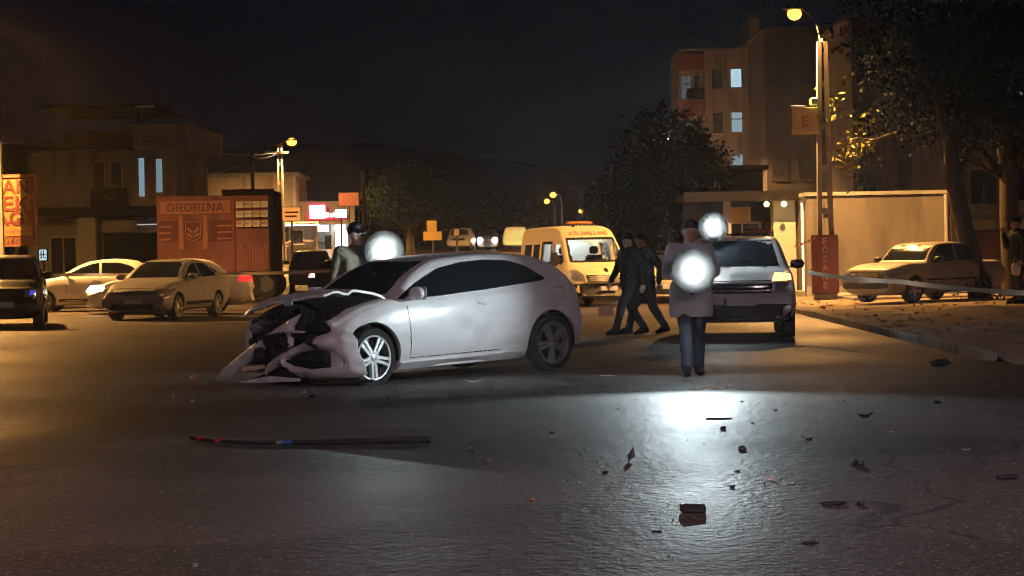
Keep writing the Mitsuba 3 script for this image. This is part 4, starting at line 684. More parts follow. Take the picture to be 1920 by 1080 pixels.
# ------------------------------------------------------------------ street lamps
def bowl(p, rx, ry, rz, I, w, parent, name='bowl', cut=80, col=SODIUM, glow=0):
    m = trimesh.creation.icosphere(1); m.apply_scale([rx, ry, rz]); m.apply_translation(p); k = part(parent, name, m, 'm_cream', True, label='lit orange bowl')
    scene[k]['emitter'] = emit(col * (glow or 4.5) * np.array([1, .8, .4]), .05 if not glow else .8)
    n = 'lamp_light'; i = sum(q.startswith(n) for q in scene); scene[f'{n}_{i:02d}'] = {'type': 'spot', 'intensity': rgb(*[float(q) for q in col * I]), 'cutoff_angle': float(cut), 'beam_width': 52.0, 'to_world': T().look_at(origin=[p[0], p[1], p[2] - rz - .01], target=[p[0], p[1], 0], up=[0, 1, 0]), 'sampling_weight': float(w)}; return k
def ladder_post(k, x, y, z0, z1, w0, w1, dep, mat_, step=.95, gap=.16):
    """A concrete post of two legs joined by rungs, as a ladder."""
    L = z1 - z0
    for s in (-1, 1): part(k, 'leg', bar((x + s * (w0 / 2 - .055), y, z0), (x + s * (w1 / 2 - .045), y, z1), dep, .11 if w0 > .3 else .09), mat_)
    n = int(L / step)
    for i in range(n + 1):
        z = z0 + .02 + i * L / n * .985; w = w0 + (w1 - w0) * (z - z0) / L; part(k, 'rung', B(x - w / 2 + .10, x + w / 2 - .10, y - dep * .42, y + dep * .42, z, z + gap), mat_)
lp = thing('street_lamp', 'orange street lamp on a concrete ladder-like post rising above the red ECZANE board', 'street lamp', 'street lamps'); px, py_ = 8.03, 51.85; zb = zg(px, py_)
ladder_post(lp, px, py_, zb, 6.75, .46, .24, .18, 'm_concrete'); hx, hz_ = 7.33, 7.52
part(lp, 'arm', tube(PchipInterpolator([0, 1, 2, 3], np.array([(px - .02, py_, 6.4), (px - .10, py_ - .02, 7.1), (px - .38, py_ - .06, 7.5), (hx + .12, py_ - .1, 7.60)]))(np.linspace(0, 3, 18)), .03, 8), 'm_steel_dark', 30)
part(lp, 'lamp_head', B(hx - .30, hx + .22, py_ - .24, py_ + .04, 7.56, 7.66, .03), 'm_steel_dark'); bowl((hx, py_ - .1, 7.46), .19, .18, .17, LAMP_I * 1.1, 3.0, lp, cut=79)
part(lp, 'clamp', B(px - .34, px - .15, py_ - .14, py_ + .1, 5.10, 5.32, .04), 'm_concrete')
lp = thing('street_lamp', 'orange street lamp on a ladder-like post at the far left edge, above the red billboard', 'street lamp', 'street lamps'); px, py_ = -14.56, 57.4; zb = zg(px, py_)
ladder_post(lp, px, py_, zb, 7.6, .40, .22, .16, 'm_concrete'); part(lp, 'arm', tube([(px, py_, 7.4), (px - .1, py_ - .1, 7.9), (px - .95, py_ - 1.7, 8.2)], .03, 8), 'm_steel_dark', 30); part(lp, 'lamp_head', B(px - 1.4, px - .85, py_ - 2.1, py_ - 1.7, 8.16, 8.26, .03), 'm_steel_dark'); bowl((px - 1.1, py_ - 1.9, 8.10), .23, .2, .19, LAMP_I * 2.2, 2.5, lp, cut=85)
lp = thing('street_lamp', 'orange street lamp with wires on a narrow post behind the red truck', 'street lamp', 'street lamps'); px, py_ = -13.05, 115.; zb = zg(px, py_)
ladder_post(lp, px, py_, zb, 8.1, .42, .28, .2, 'm_concrete', step=1.0); part(lp, 'arm', tube([(px, py_, 7.8), (px + .2, py_ - .1, 8.25), (px + .75, py_ - .2, 8.3)], .04, 8), 'm_steel_dark', 30); part(lp, 'cross_arm', B(px - .9, px + .5, py_ - .15, py_ - .05, 7.55, 7.68), 'm_steel_dark'); part(lp, 'lamp_head', B(px + .4, px + 1.0, py_ - .4, py_, 8.26, 8.36, .03), 'm_steel_dark'); bowl((px + .70, py_ - .2, 8.20), .3, .25, .24, LAMP_I * 1.6, 1.8, lp, cut=85)
for i, (x, y, z, lab, I, w) in enumerate(((4.40, 211, 7.9, 'brightest and highest of the far orange street lamps above the ambulance', .8, .15), (4.35, 245, 8.2, 'small far orange street lamp just below the brightest far one', .5, .08), (10.3, 300, 8.2, 'far orange street lamp over the beacon of the ambulance, low and to the right', .8, .1), (9.7, 126.3, 8.6, 'orange street lamp hidden behind the dark tree at right', 8.0, .7), (8.8, 1.5, 8.1, 'pinkish white street lamp beside the photographer on the right', .62, 1.0), (-15.2, 2.0, 8.1, 'pinkish white street lamp beside the photographer on the left', .5, 1.0))):
    lp = thing('street_lamp', lab, 'street lamp', 'street lamps'); zb = zg(x, y); s = -1 if x > 0 else 1
    part(lp, 'post', tube([(x - s * .9, y, zb), (x - s * .9, y, z - .8), (x - s * .7, y, z + .02), (x + s * .2, y, z + .14)], [.10, .08, .06, .04], 8), 'm_concrete', 30); part(lp, 'lamp_head', B(x - .35, x + .35, y - .16, y + .16, z + .08, z + .2, .03), 'm_steel_dark'); bowl((x, y, z), .36 if y > 200 else .21, .3, .32 if y > 200 else .12, LAMP_I * I * (1.4 if y > 200 else 1), w, lp, glow=1500 if y == 126.3 else 0, cut=(86 if y > 200 else 82) if y > 50 else 88, col=SODIUM if y > 50 else np.array([1, .66, .70]))
for y, x in ((262, 9.2), (330, 14.9)):
    lp = thing('street_lamp', 'unlit far street lamp standing near the gold-lit tree, %s' % ('nearer one' if y < 300 else 'farther one'), 'street lamp'); z = 10.3 if y < 300 else 13
    part(lp, 'post', tube([(x, y, zg(x, y)), (x, y, z), (x - 1, y, z + .3)], .07, 6), 'm_concrete', 30); part(lp, 'lamp_head', B(x - 1.5, x - .8, y - .2, y + .2, z + .2, z + .4, .05), 'm_cream')
# utility poles and wires
def pole(name, lab, x, y, z1, r, bs='m_concrete'):
    k = thing(name, lab, 'pole'); part(k, 'shaft', tube([(x, y, zg(x, y)), (x - .02 * z1, y, z1)], [r, r * .7], 10), bs, 30); return k
k = pole('utility_pole', 'slim pale utility pole left of the lamp over the hood', -5.45, 76, 4.75, .085, 'm_plaster_white'); part(k, 'insulator', lathe([(0, 0), (.06, 0), (.05, .12), (0, .14)], 10).apply_translation([-5.55, 76, 4.74]), 'm_steel_dark')
k = pole('utility_pole', 'pale pole on the roof behind the red truck, wires running to it', -12.62, 100, 6.9, .12); part(k, 'cross_arm', B(-13.2, -12.4, 99.9, 100.1, 6.4, 6.55), 'm_concrete')
def wire(lab, a, b, sag, r=.015):
    k = thing('wire', lab, 'wire'); t = np.linspace(0, 1, 16)[:, None]; p = np.array(a) * (1 - t) + np.array(b) * t; p[:, 2] -= (sag * 4 * t * (1 - t))[:, 0]; put(k, tube(p, r, 5), 'm_steel_dark', 30)
wire('upper sagging wire between the left houses and the lamp post behind the truck', (-14.5, 80, 6.3), (-13.3, 115, 7.6), .3, .02)
wire('lower sagging wire running to the pole behind the red truck', (-14.2, 84, 5.2), (-12.7, 100, 6.5), .35, .02)
wire('wire between the roof pole and the lamp post behind the truck', (-12.7, 100, 6.6), (-13.2, 115, 7.6), .15, .02)

# ------------------------------------------------------------------ buildings
def window(k, x0, x1, z0, z1, y, frame='m_plaster_white', pane_='m_glass_night', lit=None, w=.05, mull=0, trans=0, lw=.12):
    f = part(k, 'window', cat([B(x0 - .02, x0 + .05, y - .05, y + .02, z0, z1), B(x1 - .05, x1 + .02, y - .05, y + .02, z0, z1), B(x0 + .05, x1 - .05, y - .05, y + .02, z0 - .02, z0 + .05), B(x0 + .05, x1 - .05, y - .05, y + .02, z1 - .05, z1 + .02)] + [B(x0 + (x1 - x0) * (q + 1) / (mull + 1) - .025, x0 + (x1 - x0) * (q + 1) / (mull + 1) + .025, y - .045, y + .01, z0 + .05, z1 - .05) for q in range(mull)] + ([B(x0 + .05, x1 - .05, y - .045, y + .01, trans - .04, trans + .04)] if trans else [])), frame)
    p = part(f, 'pane', B(x0 + .05, x1 - .05, y - .02, y - .012, z0 + .05, z1 - .05), pane_, label='lit pane' if lit is not None else None)
    if lit is not None: scene[p]['emitter'] = emit(lit, lw)
    part(f, 'sill', B(x0 - .08, x1 + .08, y - .12, y, z0 - .09, z0 - .02), frame); return f
COOL = np.array([.55, .85, 1.0])
# apartment block at right, beige with red-brown balconies
bk = thing('apartment_block', 'beige apartment block with red-brown balconies and lit stair windows, behind the dark tree', 'building'); y0 = 140.; zb = zg(12, y0)
part(bk, 'wall', B(13.55, 16.65, y0, y0 + 9, zb, 15.45), 'm_plaster'); part(bk, 'side_wing', B(11.9, 13.55, y0 + 1.4, y0 + 9, zb, 15.35), 'm_plaster'); part(bk, 'fin', B(16.65, 17.35, y0 - .4, y0 + 9, zb, 17.6, .02), 'm_plaster_white'); part(bk, 'roof_edge', B(11.8, 16.65, y0 - .12, y0 + 9, 15.45, 15.6), 'm_plaster_grey'); part(bk, 'chimney', B(16.75, 17.2, y0 + .3, y0 + .8, 17.6, 18.1), 'm_plaster_grey')
for z in (14.1, 10.95, 7.8):
    b = part(bk, 'balcony', B(11.65, 13.55, y0 - .05, y0 + .05, z, z + 1.2, .02), 'm_redbrown', label='red-brown balcony parapet'); part(b, 'slab', B(11.65, 13.55, y0 + .05, y0 + 1.4, z, z + .16), 'm_plaster_grey')
for z in (12.2, 9.05):
    window(bk, 12.0, 12.75, z, z + 1.7, y0 + 1.4, lit=COOL * .10, lw=.1, mull=1, trans=z + 1.1); window(bk, 12.9, 13.4, z, z + 1.7, y0 + 1.4)
part(bk, 'awning', B(12.35, 13.5, y0 + .1, y0 + .9, 12.2, 12.9, .1), 'm_dark', label='dark laundry and furniture on the balcony')
window(bk, 15.30, 16.12, 12.85, 14.2, y0, lit=COOL * .75, lw=.15); window(bk, 15.30, 16.12, 9.75, 11.2, y0, lit=COOL * .38, lw=.12, trans=10.7); window(bk, 15.30, 16.12, 7.2, 8.3, y0, lit=COOL * .28, lw=.1)
window(bk, 14.0, 14.8, 12.8, 14.2, y0); window(bk, 14.0, 14.8, 9.7, 11.2, y0)
# dark blocks
def block(name, lab, x0, x1, y, d, z1, bs, cols, rows, z0w=3.0, wz=1.4, dz=3.0, ww=1.0, lits=(), roof='m_plaster_grey'):
    k = thing(name, lab, 'building'); zb = min(zg(x0, y), zg(x1, y)) - .2; part(k, 'wall', B(x0, x1, y, y + d, zb, z1), bs); part(k, 'roof_edge', B(x0 - .25, x1 + .25, y - .25, y + d, z1, z1 + .2), roof)
    for r in range(rows):
        for q in range(cols):
            xm = x0 + (x1 - x0) * (q + .5) / cols; z = z0w + r * dz
            if z + wz < z1 - .2: window(k, xm - ww / 2, xm + ww / 2, z, z + wz, y, lit=COOL * .2 if (q, r) in lits else None, lw=.05, mull=1, frame='m_unlit_wall' if bs == 'm_unlit_wall' else 'm_plaster_white')
    return k
block('apartment_building', 'tall dark apartment building behind the lamp post board', 16.2, 21.2, 128, 9, 15.4, 'm_unlit_wall', 3, 4, roof='m_unlit_wall')
block('tower_building', 'dim grey narrow tower behind the tree branches at right', 17.6, 20.4, 104, 8, 13.2, 'm_plaster_grey', 2, 3, z0w=4)
k = block('corner_house', 'grey-brown house with balconies behind the tree at right', 16.8, 19.6, 84, 8, 8.0, 'm_plaster', 2, 2, z0w=2.2)
for z in (4.1, 6.6): b = part(k, 'balcony', B(15.9, 18.0, 83.0, 83.1, z, z + .95, .02), 'm_plaster'); part(b, 'slab', B(15.9, 18.0, 83.1, 84, z - .12, z + .05), 'm_concrete')
part(k, 'balcony_post', B(15.95, 16.2, 83.15, 83.4, .2, 7.8), 'm_plaster_white')
k = thing('white_house', 'white house with wide windows behind the tree trunk at right', 'building'); y0 = 71.
part(k, 'wall', B(15.6, 21.5, y0, y0 + 7, .1, 2.05), 'm_redbrown', label='brownish lower wall'); part(k, 'upper_wall', B(15.45, 21.5, y0 - .3, y0 + 7, 2.05, 9.5), 'm_plaster_white')
window(k, 16.0, 17.0, 2.9, 4.2, y0 - .3, mull=1); window(k, 17.6, 18.4, 3.0, 4.2, y0 - .3); window(k, 17.3, 18.1, 6.0, 7.3, y0 - .3, lit=COOL * .22, lw=.1, mull=1); part(k, 'ledge', B(15.45, 21.5, y0 - .55, y0 - .3, 2.45, 2.6), 'm_concrete'); part(k, 'pilaster', B(15.2, 15.5, y0 - .5, y0 - .3, .1, 5.2), 'm_plaster')
k = block('low_shed', 'grey-green blank wall below the apartment block', 9.6, 11.2, 90, 5, 5.1, 'm_unlit_wall', 1, 1, z0w=2.2)
# the pharmacy annex
k = thing('pharmacy_annex', 'low white flat-roofed building with blank lit side wall behind the old saloon', 'building')
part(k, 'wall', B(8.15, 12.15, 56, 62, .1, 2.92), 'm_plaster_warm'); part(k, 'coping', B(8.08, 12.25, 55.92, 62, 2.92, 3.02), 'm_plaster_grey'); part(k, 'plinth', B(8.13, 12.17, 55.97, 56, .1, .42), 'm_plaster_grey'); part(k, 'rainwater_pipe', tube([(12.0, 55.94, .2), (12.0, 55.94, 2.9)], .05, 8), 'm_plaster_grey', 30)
part(k, 'vent', B(8.62, 8.78, 55.95, 56.0, 2.35, 2.5, .01), 'm_dark')
k = thing('pharmacy_shop', 'pharmacy shop front with lit door frame and dark canopy left of the white annex', 'building')
part(k, 'wall', B(5.6, 8.15, 60.2, 66, .1, 3.2), 'm_unlit_wall'); part(k, 'pillar', B(7.45, 8.08, 57.6, 58.2, .1, 2.9), 'm_plaster_white'); part(k, 'pillar', B(6.05, 6.25, 57.6, 57.8, .1, 2.9), 'm_plaster_grey'); cn = part(k, 'canopy', B(4.9, 8.1, 57.0, 60.2, 2.9, 3.08, .02), 'm_unlit_wall'); part(cn, 'fascia', B(4.85, 8.1, 56.9, 57.0, 2.84, 3.12), 'm_dark')
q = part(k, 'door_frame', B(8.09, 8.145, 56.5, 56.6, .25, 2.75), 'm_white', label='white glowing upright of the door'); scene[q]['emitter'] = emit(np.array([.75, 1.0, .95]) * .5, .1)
window(k, 6.3, 7.4, .6, 2.3, 60.2, mull=1); part(k, 'door', B(7.5, 8.0, 60.1, 60.2, .12, 2.3), 'm_steel_dark'); part(k, 'notice_board', B(6.5, 7.1, 60.05, 60.15, 2.3, 2.75), 'm_yellow'); part(k, 'step', B(7.3, 8.2, 56.4, 57.6, .1, .3, .02), 'm_concrete')
for x in (7.17, 7.66):
    l = thing('canopy_lamp', 'small round orange lamp under the pharmacy canopy, %s one' % ('left' if x < 7.5 else 'right'), 'lamp', 'canopy lamps'); part(l, 'stem', tube([(x, 56.95, 2.86), (x, 56.90, 2.78)], .015, 6), 'm_steel_dark'); g_ = trimesh.creation.icosphere(1, .075); g_.apply_translation([x, 56.86, 2.74]); q = part(l, 'globe', g_, 'm_cream', True, label='lit globe'); scene[q]['emitter'] = emit(SODIUM * 60, .15)
# houses at left
k = thing('shop_house', 'two-storey grey house with shops below, dark slab and a beige corner, behind the left cars', 'building'); y0 = 82.; zb = .1
part(k, 'shop_wall', B(-19.8, -13.2, y0 + 1, y0 + 8, zb, 3.35), 'm_plaster_grey'); part(k, 'slab', B(-20, -12.9, y0 - .6, y0 + 8, 3.35, 3.75), 'm_dark'); part(k, 'upper_wall', B(-19.5, -15.4, y0 + .05, y0 + 8, 3.75, 6.0), 'm_plaster_grey'); part(k, 'corner_wall', B(-15.4, -13.45, y0 - .15, y0 + 8, 3.75, 6.05), 'm_plaster'); part(k, 'parapet', B(-15.1, -12.75, y0 - .75, y0 + 8, 6.05, 6.95, .02), 'm_plaster'); part(k, 'parapet_coping', B(-15.15, -12.7, y0 - .8, y0 + 8, 6.95, 7.03), 'm_plaster_white')
part(k, 'loft', B(-18.6, -15.1, y0 + 2.5, y0 + 8, 6.0, 7.0), 'm_redbrown'); part(k, 'eave', B(-19.7, -15.2, y0 - .3, y0 + 3, 6.0, 6.12), 'm_dark'); part(k, 'roof_strip', B(-15.1, -14.3, y0 - .2, y0 - .1, 7.72, 7.82), 'm_white', label='pale strip at the edge of the upper roof'); part(k, 'upper_roof', B(-19, -14.2, y0 - .1, y0 + 6, 7.75, 7.9), 'm_dark'); part(k, 'roof_post', B(-15.05, -14.95, y0 - .05, y0 + .05, 7.03, 7.75), 'm_dark')
window(k, -15.05, -14.72, 4.1, 5.75, y0 - .15, lit=COOL * .35, lw=.1); window(k, -14.35, -14.0, 4.25, 5.7, y0 - .15, lit=COOL * .28, lw=.1)
window(k, -16.9, -16.4, 4.4, 5.6, y0 + .05); window(k, -16.2, -15.7, 4.4, 5.6, y0 + .05); part(k, 'balcony_rail', B(-16.9, -15.45, y0 - .5, y0 - .45, 3.75, 4.5), 'm_dark'); part(k, 'satellite_dish', lathe([(0, 0), (.2, .03), (.36, .12), (.37, .12), (.2, .01), (0, -.02)], 20).apply_transform(trimesh.transformations.rotation_matrix(1.2, [1, .3, 0])).apply_translation([-16.1, y0 - .35, 4.3]), 'm_plaster_grey', 30)
part(k, 'pillar', B(-17.5, -16.75, y0 - .4, y0 + .2, zb, 3.35), 'm_plaster_white'); part(k, 'shutter', B(-16.7, -13.4, y0 + .9, y0 + .98, zb, 2.7), 'm_dark', label='dark closed shop shutter'); part(k, 'shop_sign', B(-16.6, -15.2, y0 + .3, y0 + .4, 2.75, 3.25), 'm_plaster_grey')
for i in range(12): part(k, 'shutter__slat', B(-16.7, -13.4, y0 + .87, y0 + .90, zb + .22 * i, zb + .22 * i + .16), 'm_dark')
q = part(k, 'tube_light', B(-15.15, -13.6, y0 + .1, y0 + .16, 3.0, 3.04), 'm_white', label='thin lit tube over the shop shutter'); scene[q]['emitter'] = emit(COOL * .55, .1)
window(k, -18.9, -17.8, 1.0, 2.6, y0 + 1, mull=1)
block('brown_house', 'long brown house behind the red truck and the lit lamp post', -20.5, -13.2, 124, 7, 6.7, 'm_plaster', 5, 2, z0w=2.6, ww=.8)
# ---- lit shops far left of centre
k = thing('lit_shop', 'brightly lit shop with white interior and red sign down the street on the left', 'building'); y0 = 126.; zb = zg(-10, y0) - .45; DX = -1.25
part(k, 'back_wall', B(DX + -12.4, DX + -8.9, y0 + 3, y0 + 3.2, zb, zb + 3.0), 'm_white'); part(k, 'roof', B(DX + -12.6, DX + -8.7, y0 - .5, y0 + 3.4, zb + 2.55, zb + 2.75), 'm_plaster_grey'); part(k, 'side_wall', B(DX + -12.6, DX + -12.4, y0, y0 + 3.2, zb, zb + 2.55), 'm_plaster'); part(k, 'side_wall', B(DX + -8.9, DX + -8.7, y0, y0 + 3.2, zb, zb + 2.55), 'm_plaster'); part(k, 'upper_wall', B(DX + -12.6, DX + -8.7, y0 + .2, y0 + 3, zb + 2.75, zb + 4.0), 'm_plaster_grey')
part(k, 'pillar', B(DX + -9.95, DX + -9.8, y0 - .1, y0 + .05, zb, zb + 2.55), 'm_plaster_grey'); part(k, 'pillar', B(DX + -11.35, DX + -11.2, y0 - .1, y0 + .05, zb, zb + 2.55), 'm_plaster_white'); part(k, 'counter', B(DX + -11.2, DX + -10.0, y0 + .8, y0 + 1.3, zb, zb + 1.0), 'm_plaster_white'); part(k, 'fridge', B(DX + -10.5, DX + -10.05, y0 + 1.6, y0 + 2.2, zb, zb + 1.9), 'm_dark')
for i in range(3): part(k, 'shelf', B(DX + -12.2, DX + -10.6, y0 + 2.6, y0 + 3, zb + .5 + .5 * i, zb + .55 + .5 * i), 'm_steel')
for x0, x1 in ((-11.3, -10.1), (-9.7, -9.05)):
    q = part(k, 'ceiling_light', B(DX + x0, DX + x1, y0 - .35, y0 - .25, zb + 2.12, zb + 2.5), 'm_white', label='glaring ceiling light'); scene[q]['emitter'] = emit(LED * 7.0, .3)
q = part(k, 'display_light', B(DX + -9.72, DX + -9.0, y0 + .3, y0 + .35, zb + .1, zb + 2.1), 'm_white', label='glowing display front'); scene[q]['emitter'] = emit(LED * 4.0, .2)
sg = part(k, 'sign', B(DX + -11.45, DX + -8.95, y0 - .62, y0 - .52, zb + 2.8, zb + 3.3, .02), 'm_red', label='red shop sign'); scene[sg]['emitter'] = emit([.50, .010, .05], .15)
q = part(sg, 'lit_panel', B(DX + -11.2, DX + -10.25, y0 - .68, y0 - .63, zb + 2.9, zb + 3.75, .02), 'm_white', label='white glowing panel of the sign'); scene[q]['emitter'] = emit([4, 3.6, 4.2], .2); part(sg, 'panel_border', B(DX + -11.3, DX + -10.15, y0 - .62, y0 - .56, zb + 2.85, zb + 3.85, .02), 'm_red'); scene[k + '__sign__panel_border']['emitter'] = emit([.8, .02, .10], .1)
q = part(sg, 'lit_letters', cat([B(DX + -10.2 + .24 * i, DX + -10.03 + .24 * i, y0 - .68, y0 - .63, zb + 2.98, zb + 3.3 - .06 * (i % 2), .02) for i in range(4)]), 'm_white', label='white glowing lettering'); scene[q]['emitter'] = emit([3.2, 3.2, 4.4], .15)
# neighbours
k = thing('corner_kiosk', 'small dim kiosk with a pale awning left of the lit shop', 'kiosk'); y0 = 119.; zb = zg(-12, y0)
part(k, 'wall', B(-13.1, -11.6, y0, y0 + 2.5, zb, zb + 2.3), 'm_plaster'); part(k, 'counter', B(-13.2, -11.5, y0 - .25, y0, zb, zb + .9), 'm_steel_dark'); q = part(k, 'awning_light', B(-13.3, -11.2, y0 - .9, y0 - .8, zb + 2.1, zb + 2.2), 'm_white', label='cool lit awning edge'); scene[q]['emitter'] = emit(COOL * 2.0, .1); part(k, 'awning', B(-13.3, -11.2, y0 - .8, y0, zb + 2.25, zb + 2.36), 'm_plaster_grey'); window(k, -12.9, -12.2, zb + 1.1, zb + 1.9, y0)
def lightbox(name, lab, x0, x1, y, z0, z1, col, w, face='m_white', post=True, frame='m_dark', lettering=None, lm='m_red'):
    k = thing(name, lab, 'sign'); part(k, 'case', B(x0 - .04, x1 + .04, y, y + .14, z0 - .04, z1 + .04, .01), frame); f = part(k, 'face', B(x0, x1, y - .012, y - .002, z0, z1), face)
    if col is not None: scene[f]['emitter'] = emit(col, w)
    if post: part(k, 'post', tube([((x0 + x1) / 2, y + .18, zg((x0 + x1) / 2, y) - .05), ((x0 + x1) / 2, y + .18, z1)], .05, 8), 'm_steel_dark')
    return k
k = lightbox('lit_sign', 'orange glowing sign board beside the lit lamp post behind the truck', -12.75, -11.75, 113, 3.7, 4.45, [.95, .30, .05], .15)
for i in range(2): part(k, 'lettering', text_at('MARKET'[:0] + ('▬▬▬' if i else '▬▬')[:0] or 'I', .01, [-12.1, 112.98, 3.6 + .2 * i], [1, 0, 0]), 'm_amber_lens') if 0 else part(k, 'text_line', B(-12.6, -11.95 + .1 * i, 112.975, 112.985, 3.9 + .22 * i, 4.0 + .22 * i), 'm_amber_lens')
lightbox('lit_sign', 'white glowing sign board at the right end of the lit shop', -10.15, -9.5, 117, 3.9, 4.4, [3.5, 3.5, 4.0], .15)
lightbox('dark_red_board', 'unlit dark red board above the lit shop', -10.1, -8.95, 119, 4.65, 5.4, None, 0, 'm_red_deep', True)
k = lightbox('yellow_board', 'yellow two-part board on the street beyond the hood', -5.1, -4.1, 118, 2.55, 2.98, None, 0, 'm_yellow', True, 'm_yellow'); part(k, 'upper_board', B(-4.92, -4.35, 117.98, 118.1, 3.02, 3.65, .02), 'm_yellow')
lightbox('small_sign', 'small pale hanging sign far up the street', -3.35, -3.05, 118, 2.75, 3.15, None, 0, 'm_cream', True)
k = lightbox('blue_sign', 'small lit blue and white sign on the shop wall right of the billboard', -18.42, -18.14, 79, 1.64, 2.05, [.35, .75, .95], .15, post=True)
for i, (a, b, c_, d_) in enumerate(((.05, .10, .04, .36), (.15, .19, .10, .38), (.02, .25, .2, .24), (.2, .25, .05, .12))): part(k, 'mark', B(-18.42 + a, -18.42 + b, 78.975, 78.985, 1.64 + c_, 1.64 + d_), 'm_blue')
# red and yellow billboard at the left edge
k = thing('billboard', 'red and yellow shop billboard at the left edge behind the dark hatchback', 'billboard'); y0, x1 = 58.6, -13.70; x0 = -17.6; z0, z1 = 1.98, 4.06
part(k, 'board', B(x0, x1, y0, y0 + .10, z0, z1, .01), 'm_board_red'); part(k, 'frame', cat([B(x0, x1, y0 - .04, y0, z1 - .09, z1), B(x0, x1, y0 - .04, y0, z0, z0 + .05), B(x1 - .06, x1, y0 - .04, y0, z0 + .05, z1 - .09)]), 'm_redbrown')
part(k, 'yellow_panel', B(x0, x1 - .20, y0 - .012, y0, 2.70, 3.92), 'm_board_yellow'); part(k, 'yellow_panel', B(x0, x1 - .14, y0 - .012, y0, 2.28, 2.62), 'm_board_yellow'); part(k, 'red_band', B(x0, x1 - .14, y0 - .022, y0 - .012, 2.38, 2.47), 'm_redbrown')
for txt, z, h, xr in (('OZAN', 3.52, .36, x1 - .22), ('ÇİÇEK', 3.02, .40, x1 - .24), ('DAĞI', 2.60, .38, x1 - .12)):
    m = text_at(txt, h, [0, 0, 0], [1, 0, 0], .02, True, False); m.apply_scale([1.15, 1, 1]); m.apply_translation([xr - m.bounds[1][0], y0 - .014, z]); part(k, 'lettering', m, 'm_board_red')
m = text_at('03 10Y 01 23', .15, [0, 0, 0], [1, 0, 0], .012, True, False); m.apply_translation([x1 - .10 - m.bounds[1][0], y0 - .003, 2.07]); part(k, 'lettering', m, 'm_board_yellow', label='pale telephone number')
for x in (-17.2, -14.4): part(k, 'leg', B(x, x + .1, y0 + .1, y0 + .2, 0, z1), 'm_steel_dark')
# pharmacy board on the lamp post, and the square sign higher up
k = thing('pharmacy_board', 'upright dark red board reading ECZANE at the foot of the right lamp post', 'sign'); zb = zg(7.8, 51)
part(k, 'panel', B(7.62, 8.30, 51.50, 51.62, zb + .16, zb + 1.66, .01), 'm_red_faded'); part(k, 'base', B(7.66, 8.26, 51.47, 51.66, zb, zb + .16, .02), 'm_concrete')
for i, ch in enumerate('ECZANE'): part(k, 'lettering', text_at(ch, .15, [7.95, 51.498, zb + 1.43 - .225 * i], [1, 0, 0], .006, True), 'm_red_letter')
k = thing('post_sign', 'square orange-lit sign fixed to the upper part of the right lamp post', 'sign'); part(k, 'panel', B(7.20, 7.87, 51.62, 51.72, 4.38, 5.06, .01), 'm_yellow'); part(k, 'top_edge', B(7.18, 7.55, 51.60, 51.74, 5.06, 5.11, .01), 'm_cream')
part(k, 'border', cat([B(7.26, 7.81, 51.605, 51.62, 4.94, 4.98), B(7.26, 7.81, 51.605, 51.62, 4.45, 4.49), B(7.26, 7.30, 51.605, 51.62, 4.49, 4.94), B(7.77, 7.81, 51.605, 51.62, 4.49, 4.94)]), 'm_cream'); part(k, 'lettering', text_at('E', .26, [7.54, 51.618, 4.58], [1, 0, 0], .01, True), 'm_amber_lens'); part(k, 'bracket', bar((7.87, 51.68, 4.75), (8.0, 51.8, 4.75), .05), 'm_steel_dark')
# ------------------------------------------------------------------ trees
def leaves(cs, n, size, seed, fill=.55, droop=0):
    """n leaf blades scattered through ellipsoids cs = [(x, y, z, rx, ry, rz)], clumped along twigs."""
    r = np.random.RandomState(seed); cs = np.array(cs, float); vol = cs[:, 3] * cs[:, 4] * cs[:, 5]; out = []
    tw = max(1, n // 14); pick = r.choice(len(cs), tw, p=vol / vol.sum()); d = r.normal(size=(tw, 3)); d /= np.linalg.norm(d, axis=1, keepdims=True); rad = r.uniform(fill, 1.0, (tw, 1)) ** (1 / 2.2)
    tc = cs[pick, :3] + d * rad * cs[pick, 3:]; tc += (meshkit.fbm(tc * .9, 3, seed)[:, None] - .5) * .5
    c = np.repeat(tc, 14, 0)[:n]; c = c + r.normal(size=c.shape) * size * 1.5
    a = r.normal(size=c.shape); a[:, 2] -= droop; a /= np.linalg.norm(a, axis=1, keepdims=True); b = np.cross(a, r.normal(size=c.shape)); b /= np.linalg.norm(b, axis=1, keepdims=True) + 1e-9; s = size * r.uniform(.6, 1.25, (len(c), 1))
    nm = np.cross(a, b); V = np.stack([c - a * s * .6, c + b * s * .34 + nm * s * .08, c + a * s * .65, c - b * s * .34 + nm * s * .08], 1).reshape(-1, 3); i = np.arange(len(c)) * 4
    return trimesh.Trimesh(V, np.vstack([np.c_[i, i + 1, i + 2], np.c_[i, i + 2, i + 3]]), process=False)
def limb(p, q, r0, r1, wob=.12, n=9, seed=0):
    t = np.linspace(0, 1, n)[:, None]; P = np.array(p) * (1 - t) + np.array(q) * t; L = np.linalg.norm(np.array(q) - p); P[1:-1] += (np.random.RandomState(seed).rand(n - 2, 3) - .5) * wob * L / 3; return tube(P, np.linspace(r0, r1, n), 9)
def tree(name, lab, trunk, limbs, crown, n, size, bs, seed, extra=()):
    k = thing(name, lab, 'tree'); part(k, 'trunk', cat([tube(np.array(trunk)[:, :3], np.array(trunk)[:, 3], 12)]), 'm_bark', 40)
    for i, (p, q, r0, r1) in enumerate(limbs): part(k, 'limb', limb(p, q, r0, r1, .25, 9, seed + i), 'm_bark', 40)
    part(k, 'crown', leaves(crown, n, size, seed), bs, False, kind='stuff')
    for nme, c_, n_, s_, b_ in extra: part(k, nme, leaves(c_, n_, s_, seed + 5), b_, False, kind='stuff', label='branch of leaves with lamplight put into their colour')
    return k
zt = zg(12.2, 49.5)
